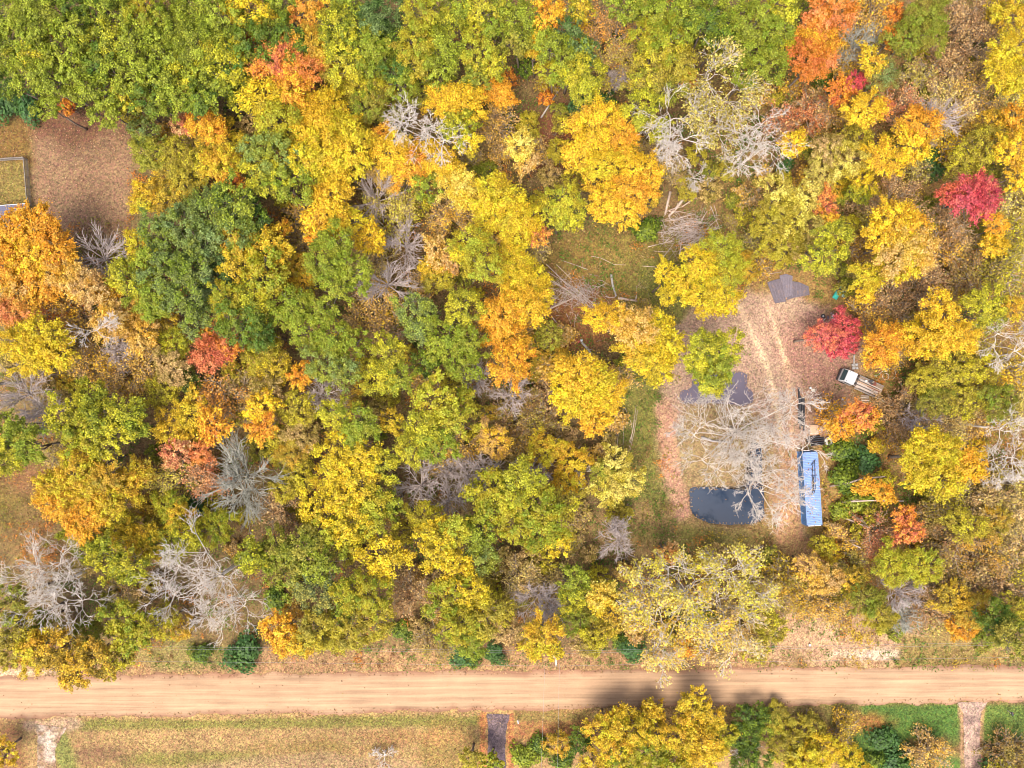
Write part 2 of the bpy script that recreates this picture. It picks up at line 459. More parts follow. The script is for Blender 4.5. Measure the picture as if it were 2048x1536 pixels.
# water
wm, nt, b = nmat('still_water')
b.inputs['Base Color'].default_value = (.022, .040, .074, 1)
b.inputs['Roughness'].default_value = .02
b.inputs['IOR'].default_value = 1.33
b.inputs['Specular IOR Level'].default_value = .9
tc = nt.nodes.new('ShaderNodeTexCoord')
n1 = N(nt, 'ShaderNodeTexNoise', Scale=.8, Detail=3.0); nt.links.new(tc.outputs['Object'], n1.inputs['Vector'])
bp = N(nt, 'ShaderNodeBump', Strength=.05, Distance=.02); nt.links.new(n1.outputs[0], bp.inputs['Height']); nt.links.new(bp.outputs[0], b.inputs['Normal'])
wm2 = wm.copy(); wm2.name = 'muddy_water'
wm2.node_tree.nodes['Principled BSDF'].inputs['Base Color'].default_value = (.105, .088, .125, 1)
wm2.node_tree.nodes['Principled BSDF'].inputs['Roughness'].default_value = .35
for P_, mt in ((POND_LOW, wm), (POND_UP, wm2)):
    pts = np.array(P_, float); c = pts.mean(0)
    dd = pts - c; pts = pts + dd / np.linalg.norm(dd, axis=1)[:, None] * 12
    vs = [W(x, y, -.2) for x, y in pts]
    mb = MB(); mb.add(vs, [tuple(range(len(vs)))[::-1]])
    tag(mb.build('pond_water', mt), kind='structure')

# road
rx = np.concatenate([[-600, -300, -150], np.arange(-95, 95.01, .5), [150, 300, 600]])
rows = 25
V = []; T = []
for r in range(rows):
    f = r / (rows - 1)
    px = rx * FPX / H + 1024
    yn, ys = ROAD_N(px), ROAD_S(px)
    edge = (fbm(rx, rx * 0 + r * 0, 2.5) - .5) * 16
    py = yn + edge * (1 - f) + (ys - yn - edge * (1 - f) + (fbm(rx + 77, rx * 0, 2.0) - .5) * 16 * f) * f
    crown = .10 * (1 - (2 * f - 1) ** 2) + .006
    s = H / FPX
    V.append(np.stack([rx, (768 - py) * s, np.full(len(rx), crown)], 1))
V = np.concatenate(V)
ii, jj = np.meshgrid(np.arange(len(rx) - 1), np.arange(rows - 1)); q = (jj * len(rx) + ii).ravel()
F = np.stack([q, q + len(rx), q + len(rx) + 1, q + 1], 1)
fr = np.repeat(np.arange(rows) / (rows - 1), len(rx))
wob = fbm(V[:, 0] * .18, V[:, 1] * 3, 2.0)
e = np.clip(np.abs(fr - .5) * 2 + (fbm(V[:, 0], V[:, 1] * 2, 5.0) - .5) * .35, 0, 1)
edge_t = np.clip((e - .80) / .2, 0, 1)[:, None]
c = (np.array(lin((224, 184, 144))) * (1 - edge_t) + np.array(lin((205, 152, 118))) * edge_t) * .50
trk = sum(np.exp(-((fr + (fbm(V[:, 0] * .3, V[:, 0] * 0, 6.0) - .5) * .10 - q_) / .035) ** 2) for q_ in (.22, .40, .60, .78))[:, None]
c = c * (1 + (wob[:, None] - .5) * .35 + trk * .16 - (np.clip(e - .72, 0, 1)[:, None]) * .5)
rm, nt, b = nmat('packed_sand_road')
A = N(nt, 'ShaderNodeAttribute', attribute_type='GEOMETRY', attribute_name='tone')
tc = nt.nodes.new('ShaderNodeTexCoord'); mp = nt.nodes.new('ShaderNodeMapping'); mp.inputs['Scale'].default_value = (.07, 2.6, 1)
nt.links.new(tc.outputs['Object'], mp.inputs[0])
n1 = N(nt, 'ShaderNodeTexNoise', Scale=1.0, Detail=6.0, Roughness=.65); nt.links.new(mp.outputs[0], n1.inputs['Vector'])
n2 = N(nt, 'ShaderNodeTexNoise', Scale=5.0, Detail=5.0, Roughness=.8); nt.links.new(tc.outputs['Object'], n2.inputs['Vector'])
n3 = N(nt, 'ShaderNodeTexNoise', Scale=.22, Detail=3.0); nt.links.new(tc.outputs['Object'], n3.inputs['Vector'])
hs = nt.nodes.new('ShaderNodeHueSaturation'); nt.links.new(A.outputs['Color'], hs.inputs['Color'])
vv = m2(nt, 'ADD', m2(nt, 'MULTIPLY', n1.outputs[0], 1.15), m2(nt, 'ADD', m2(nt, 'MULTIPLY', n2.outputs[0], .42), m2(nt, 'MULTIPLY', n3.outputs[0], .5)))
nt.links.new(m2(nt, 'ADD', vv, -.03), hs.inputs['Value']); nt.links.new(hs.outputs[0], b.inputs['Base Color'])
b.inputs['Roughness'].default_value = .95
bp = N(nt, 'ShaderNodeBump', Strength=.5, Distance=.04); nt.links.new(vv, bp.inputs['Height']); nt.links.new(bp.outputs[0], b.inputs['Normal'])
me = mesh_np('dirt_road', V, F[:, ::-1], rm, {'tone': ('POINT', 'FLOAT_COLOR', np.concatenate([c, np.ones((len(c), 1))], 1))}, smooth=True)
tag(link('dirt_road', me), kind='structure')

# drives joining the road
def strip(name, centre, widths, tone_rgb, z0, mat, step=.4, rows=9, spots=None):
    centre = np.array(centre, float); seg = np.hypot(*np.diff(centre, axis=0).T); L = np.concatenate([[0], np.cumsum(seg)])
    n = int(L[-1] * H / FPX / step) + 2
    tt = np.linspace(0, L[-1], n)
    cx_, cy_ = np.interp(tt, L, centre[:, 0]), np.interp(tt, L, centre[:, 1]); w = np.interp(tt, L, widths)
    tx, ty = np.gradient(cx_), np.gradient(cy_); ln = np.hypot(tx, ty); nx_, ny_ = -ty / ln, tx / ln
    V = []
    for r in range(rows):
        f = r / (rows - 1) - .5
        jit = (fbm(tt * .08 + 40 * (f > 0), tt * 0, .8) - .5) * 14 * abs(f) * 2
        px = cx_ + nx_ * (w + jit) * f; py = cy_ + ny_ * (w + jit) * f
        V.append(np.stack([(px - 1024) * H / FPX, (768 - py) * H / FPX, np.full(n, z0) + .02 * (1 - abs(f) * 2)], 1))
    V = np.concatenate(V)
    ii, jj = np.meshgrid(np.arange(n - 1), np.arange(rows - 1)); q = (jj * n + ii).ravel()
    F = np.stack([q, q + n, q + n + 1, q + 1], 1)
    v0, v1, v2 = V[F[0, 0]], V[F[0, 1]], V[F[0, 2]]
    if np.cross(v1 - v0, v2 - v0)[2] < 0: F = F[:, ::-1]
    c = np.array(lin(tone_rgb)) * K * 1.0
    g = fbm(V[:, 0], V[:, 1], 1.4)[:, None]; c = c * (.6 + g * .8)
    if spots is not None:
        g2 = np.clip((fbm(V[:, 0] + 9, V[:, 1], 2.0) - .5) * 6 + .2, 0, 1)[:, None]; c = c * (1 - g2) + np.array(lin(spots)) * K * g2
    me = mesh_np(name, V, F, mat, {'tone': ('POINT', 'FLOAT_COLOR', np.concatenate([c, np.ones((len(c), 1))], 1))}, smooth=True)
    return tag(link(name, me), kind='structure')
strip('driveway', [(996, 1428), (994, 1470), (992, 1620)], [46, 36, 32], (128, 108, 108), .012, gm, spots=(100, 84, 92))
strip('driveway', [(1944, 1404), (1944, 1425), (1944, 1470), (1946, 1620)], [62, 38, 32, 30], (206, 174, 152), .012, gm, spots=(160, 132, 118))
strip('gravel_track', [(100, 1452), (98, 1470), (92, 1500), (100, 1620)], [66, 50, 36, 40], (212, 192, 170), .012, gm, spots=(160, 128, 96))

# ---------------------------------------------------------------- tree building blocks
def norm(a): return a / (np.linalg.norm(a, axis=-1, keepdims=True) + 1e-9)
def leaves_mesh(name, P, Nn, T, L, Wd, clump, rng, mat):
    n = len(P)
    T = norm(T - Nn * (T * Nn).sum(1, keepdims=True)); B = np.cross(Nn, T)
    L = L[:, None]; Wd = Wd[:, None]
    bend = Nn * L * .12
    V = np.stack([P - T * L * .5, P + B * Wd * .5 + bend, P + T * L * .5, P - B * Wd * .5 + bend], 1).reshape(-1, 3)
    F = np.arange(n * 4).reshape(n, 4)
    return mesh_np(name, V, F, mat, {'clump': ('FACE', 'FLOAT', clump), 'leaf': ('FACE', 'FLOAT', rng.random(n))})

def crown_mesh(kind, R, seed):
    """leafy crown round the origin, radius R metres, seen mostly from above"""
    rng = np.random.default_rng(seed)
    if kind == 'O': sr, cover, ll, flat, spike = .19, 2.5, rng.uniform(.215, .275), .78, .25
    elif kind == 'M': sr, cover, ll, flat, spike = .16, 2.5, rng.uniform(.21, .265), .70, 1.1
    else: sr, cover, ll, flat, spike = .12, 2.2, .19, .68, .6
    # uneven outline
    ph = rng.random(6) * 6.28; am = rng.uniform(.05, .13, 6)
    def Rdir(a): return R * (1 + sum(am[k] * np.sin((k + 2) * a + ph[k]) for k in range(6)))
    nsub = int({'O': 52, 'M': 74, 'F': 120}[kind] * rng.uniform(.9, 1.1))
    i = np.arange(nsub) + .5
    zc = 1 - i / nsub * 1.2
    zc = np.clip(zc + rng.normal(0, .08, nsub), -.3, 1)
    az = i * 2.39996 + rng.normal(0, .35, nsub)
    st = np.sqrt(1 - zc ** 2)
    rad = Rdir(az) * rng.uniform(.68, .98, nsub)
    C = np.stack([np.cos(az) * st * rad, np.sin(az) * st * rad, zc * rad * flat], 1)
    nb = rng.integers(3, 6); bdir = norm(rng.normal(0, 1, (nb, 3)) * [1, 1, .6] + [0, 0, .3])
    bulge = np.max(norm(C) @ bdir.T, axis=1)
    C *= (0.78 + .28 * np.clip((bulge - .35) / .6, 0, 1))[:, None]
    srad = R * sr * rng.uniform(.6, 1.35, nsub)
    keep = rng.random(nsub) > (.20 if kind == 'O' else .12); C, srad = C[keep], srad[keep]
    leafarea = .5 * ll * ll * .66
    parts = []
    clv = rng.random(len(C))
    for k in range(len(C)):
        # every leafy bough is a handful of loose sprays, flattened, some reaching out
        ns = int(rng.integers(5, 10)); out = norm(C[k] * [1, 1, .6])
        sd = norm(rng.normal(0, 1, (ns, 3)) * [1, 1, .6] + out * .7 + [0, 0, .35])
        sc = C[k] + sd * (srad[k] * rng.uniform(.35, 1.15, ns))[:, None] * [1, 1, .7]
        sv = np.clip(clv[k] + rng.normal(0, .22, ns), 0, 1)
        n = max(10, int(cover * 3.0 * srad[k] ** 2 / leafarea))
        w = rng.integers(0, ns, n); sp = srad[k] * .26
        along = rng.normal(0, 1, (n, 1)) * sp * (1.0 + spike)
        p = sc[w] + rng.normal(0, 1, (n, 3)) * sp * [1, 1, .6] + (sd[w] * .5 + out * .8) * along
        d = norm(p - C[k])
        nn = norm(d * .45 + out * .25 + [0, 0, .75] + rng.normal(0, .42, (n, 3)))
        t_ = norm(out * spike + sd[w] * .6 + rng.normal(0, .55, (n, 3)))
        parts.append((p, nn, t_, sv[w]))
    # sparse inner leaves so that gaps look into the shaded crown rather than straight to the ground
    n = int(5.0 * R * R / leafarea * .15)
    d = norm(rng.normal(0, 1, (n, 3))); p = d * R * (rng.random((n, 1)) ** .5) * .72 * [1, 1, flat]; p[:, 2] -= R * .25
    parts.append((p, norm(d + [0, 0, .8]), rng.normal(0, 1, (n, 3)), rng.random(n)))
    P = np.concatenate([a[0] for a in parts]); Nn = np.concatenate([a[1] for a in parts]); T = np.concatenate([a[2] for a in parts]); cl = np.concatenate([a[3] for a in parts])
    L = ll * rng.uniform(.7, 1.35, len(P)); Wd = L * rng.uniform(.55, .85, len(P))
    return leaves_mesh('crown', P, Nn, T, L, Wd, cl, rng, foliage)

def tubes_mesh(name, lines, sides, mat):
    """lines: list of (pts (k,3), radii (k)) grouped by k"""
    Vs = []; Fs = []; off = 0
    by = {}
    for p, r in lines: by.setdefault(len(p), []).append((p, r))
    ang = np.arange(sides) * 2 * np.pi / sides
    for k, it in by.items():
        P = np.array([a[0] for a in it]); Rr = np.array([a[1] for a in it]); m = len(P)
        T = np.empty_like(P); T[:, 1:-1] = P[:, 2:] - P[:, :-2]; T[:, 0] = P[:, 1] - P[:, 0]; T[:, -1] = P[:, -1] - P[:, -2]
        T = norm(T)
        up = np.where(np.abs(T[..., 2:3]) < .9, np.array([0, 0, 1.0]), np.array([1.0, 0, 0]))
        A = norm(np.cross(T, up)); B = np.cross(T, A)
        ring = P[:, :, None] + (A[:, :, None] * np.cos(ang)[:, None] + B[:, :, None] * np.sin(ang)[:, None]) * Rr[:, :, None, None]
        Vs.append(ring.reshape(-1, 3))
        mi, ki, si = np.meshgrid(np.arange(m), np.arange(k - 1), np.arange(sides), indexing='ij')
        b0 = off + (mi * k + ki) * sides; sj = (si + 1) % sides
        Fs.append(np.stack([b0 + si, b0 + sj, b0 + sides + sj, b0 + sides + si], -1).reshape(-1, 4))
        off += m * k * sides
    return mesh_np(name, np.concatenate(Vs), np.concatenate(Fs), mat, smooth=True)

def grow(rng, p0, d0, length, r0, kinks, wander, lift=0.0):
    pts = [np.array(p0, float)]; d = norm(np.array(d0, float))
    for k in range(kinks):
        d = norm(d + rng.normal(0, wander, 3) + [0, 0, lift])
        pts.append(pts[-1] + d * length / kinks)
    return np.array(pts), r0 * np.linspace(1, .35, kinks + 1)

def twig_mesh(kind, R, seed, mat):
    """bare limbs round the origin. 'B' fine fans of twigs, 'D' crooked dead limbs, 'L' few limbs inside a leafy crown"""
    rng = np.random.default_rng(seed); lines = []; tips = []
    if kind == 'B':
        n1, w = 15, .085
        for i in range(n1):
            az = i * 2.4 + rng.normal(0, .3); el = rng.uniform(.25, 1.35)
            p, r = grow(rng, (0, 0, -R * .75), (math.cos(az) * math.cos(el), math.sin(az) * math.cos(el), math.sin(el)), R * rng.uniform(1.0, 1.25), .085, 5, .10, -.02)
            lines.append((p, r))
            for j in range(9):
                t = rng.uniform(.25, 1); k = min(int(t * 5), 4); q = p[k] + (p[k + 1] - p[k]) * (t * 5 - k)
                d = norm(p[k + 1] - p[k] + rng.normal(0, .28, 3))
                p2, r2 = grow(rng, q, d, R * rng.uniform(.35, .62) * (1.15 - t * .4), .052, 3, .09)
                lines.append((p2, r2)); tips.append(p2[-1])
                for _ in range(4):
                    k2 = rng.integers(0, 3); q2 = p2[k2] + (p2[k2 + 1] - p2[k2]) * rng.random()
                    p3, r3 = grow(rng, q2, norm(p2[k2 + 1] - p2[k2] + rng.normal(0, .26, 3)), R * rng.uniform(.18, .36), .034, 2, .06)
                    lines.append((p3, r3)); tips.append(p3[-1])
    elif kind == 'D':
        def rec(p0, d0, ln, r0, depth):
            p, r = grow(rng, p0, d0, ln, r0, 5, .24)
            lines.append((p, r))
            if depth >= 4:
                tips.append(p[-1]); return
            for j in range((4, 4, 4, 3)[depth]):
                k = int(rng.integers(2, 6)); a = p[k] - p[k - 1]
                dd = norm(norm(a) + norm(p[k] + [0, 0, .3]) * .35 + rng.normal(0, .55, 3) * [1, 1, .6])
                rec(p[k] if j else p[-1], dd, ln * rng.uniform(.50, .78), max(.0265, r0 * .60), depth + 1)
        n1 = 5
        for i in range(n1):
            az = i * 6.283 / n1 + rng.normal(0, .4); el = rng.uniform(.15, .9)
            rec((0, 0, -R * .45), (math.cos(az) * math.cos(el), math.sin(az) * math.cos(el), math.sin(el)), R * rng.uniform(.6, .85), .062, 0 if i == 0 else 1)
    else:
        for i in range(7):
            az = i * 2.4 + rng.normal(0, .3); el = rng.uniform(.1, 1.1)
            p, r = grow(rng, (0, 0, -R * .5), (math.cos(az) * math.cos(el), math.sin(az) * math.cos(el), math.sin(el)), R * rng.uniform(.9, 1.1), .11, 4, .15)
            lines.append((p, r))
            for j in range(5):
                k = int(rng.integers(1, 4)); p2, r2 = grow(rng, p[k], norm(p[k + 1] - p[k] + rng.normal(0, .5, 3)), R * .42, .05, 3, .2)
                lines.append((p2, r2))
    return tubes_mesh('branches', lines, 3, mat), np.array(tips) if tips else None

def tip_leaves(tips, R, seed, per, ll, spread):
    rng = np.random.default_rng(seed)
    n = len(tips) * per
    P = np.repeat(tips, per, 0) + rng.normal(0, spread, (n, 3)); cl = np.repeat(rng.random(len(tips)), per)
    keep = np.repeat(rng.random(len(tips)) > .25, per); P = P[keep]; cl = cl[keep]; n = len(P)
    L = ll * rng.uniform(.7, 1.3, n)
    return leaves_mesh('crown', P, norm(rng.normal(0, .5, (n, 3)) + [0, 0, .9]), norm(P * [1, 1, .3] + rng.normal(0, 1.0, (n, 3))), L, L * rng.uniform(.55, .8, n), cl, rng, foliage)

SIZES = [1.3, 2.0, 2.8, 3.6, 4.6]
_cache = {}
def proto(kind, R, variant):
    """returns (mesh of leaves or None, mesh of branches, proto radius)"""
    kind = {'P': 'F', 'Q': 'S'}.get(kind, kind)
    s = min(SIZES, key=lambda v: abs(math.log(v / R)))
    key = (kind, s, variant)
    if key not in _cache:
        seed = hash((ord(kind), int(s * 10), variant)) & 0xffff
        if kind in 'OMF':
            if key[:2] == (kind, s): pass
            lk = ('limbs', s, variant % 2)
            if lk not in _cache: _cache[lk] = twig_mesh('L', s, seed + 5, M['bark'])[0]
            _cache[key] = (crown_mesh(kind, s, seed), _cache[lk], s)
        elif kind in 'BG':
            me, tips = twig_mesh('B', s, seed, M['bark_grey' if kind == 'B' else 'bark_green']); _cache[key] = (None, me, s)
        elif kind == 'D':
            me, tips = twig_mesh('D', s, seed, M['bark_white']); _cache[key] = (None, me, s)
        elif kind == 'S':
            me, tips = twig_mesh('B', s, seed + 9, M['bark_tan']); rng = np.random.default_rng(seed)
            t2 = tips[rng.permutation(len(tips))[:int(len(tips) * .85)]]
            per = max(1, int(3.2 * s * s / 5)); _cache[key] = (tip_leaves(t2, s, seed, max(3, per), .27, .17 * s / 2), me, s)
        elif kind == 'W':
            me, tips = twig_mesh('D', s, seed + 3, M['bark_white'])
            _cache[key] = (tip_leaves(tips, s, seed, max(2, int(5 * s / 3)), .27, .24), me, s)
    return _cache[key]
NVAR = {'O': 4, 'M': 4, 'F': 3, 'B': 3, 'G': 1, 'D': 5, 'S': 3, 'W': 3, 'P': 3, 'Q': 3}

TONE = {  # leaf colour as seen fully lit
 'G': (142, 156, 42), 'DG': (82, 114, 42), 'BG': (134, 152, 88), 'LG': (176, 182, 56), 'OL': (172, 156, 62), 'YG': (210, 194, 50),
 'Y': (244, 208, 50), 'GO': (242, 194, 58), 'OR': (246, 168, 56), 'PK': (232, 138, 98), 'RD': (220, 84, 96), 'RO': (210, 112, 62),
 'TN': (220, 182, 126), 'BR': (178, 134, 90), 'LY': (236, 216, 118), 'TG': (92, 134, 76), 'RR': (228, 112, 114)}
PAIR = {'G': 'LG', 'DG': 'G', 'BG': 'LG', 'LG': 'YG', 'OL': 'YG', 'YG': 'Y', 'Y': 'YG', 'GO': 'Y', 'OR': 'GO', 'PK': 'TN', 'RD': 'RR', 'RO': 'OR', 'TN': 'GO', 'BR': 'TN', 'LY': 'YG', 'TG': 'DG', 'RR': 'PK'}
KL = .76
KIND = {  # name, category, crown centre height, crown z scale
 'O': ('broadleaf_tree', 'tree', 12.0), 'M': ('maple_tree', 'tree', 10.0), 'F': ('fine_leaved_tree', 'tree', 7.0), 'B': ('bare_tree', 'bare tree', 7.5), 'G': ('bare_tree', 'bare tree', 8.0),
 'D': ('dead_tree', 'dead tree', 12.5), 'S': ('thin_tree', 'tree', 5.0), 'W': ('open_crowned_tree', 'tree', 11.0), 'H': ('shrub', 'shrub', 1.3), 'P': ('sapling', 'sapling', 3.6), 'Q': ('twiggy_sapling', 'sapling', 3.2)}
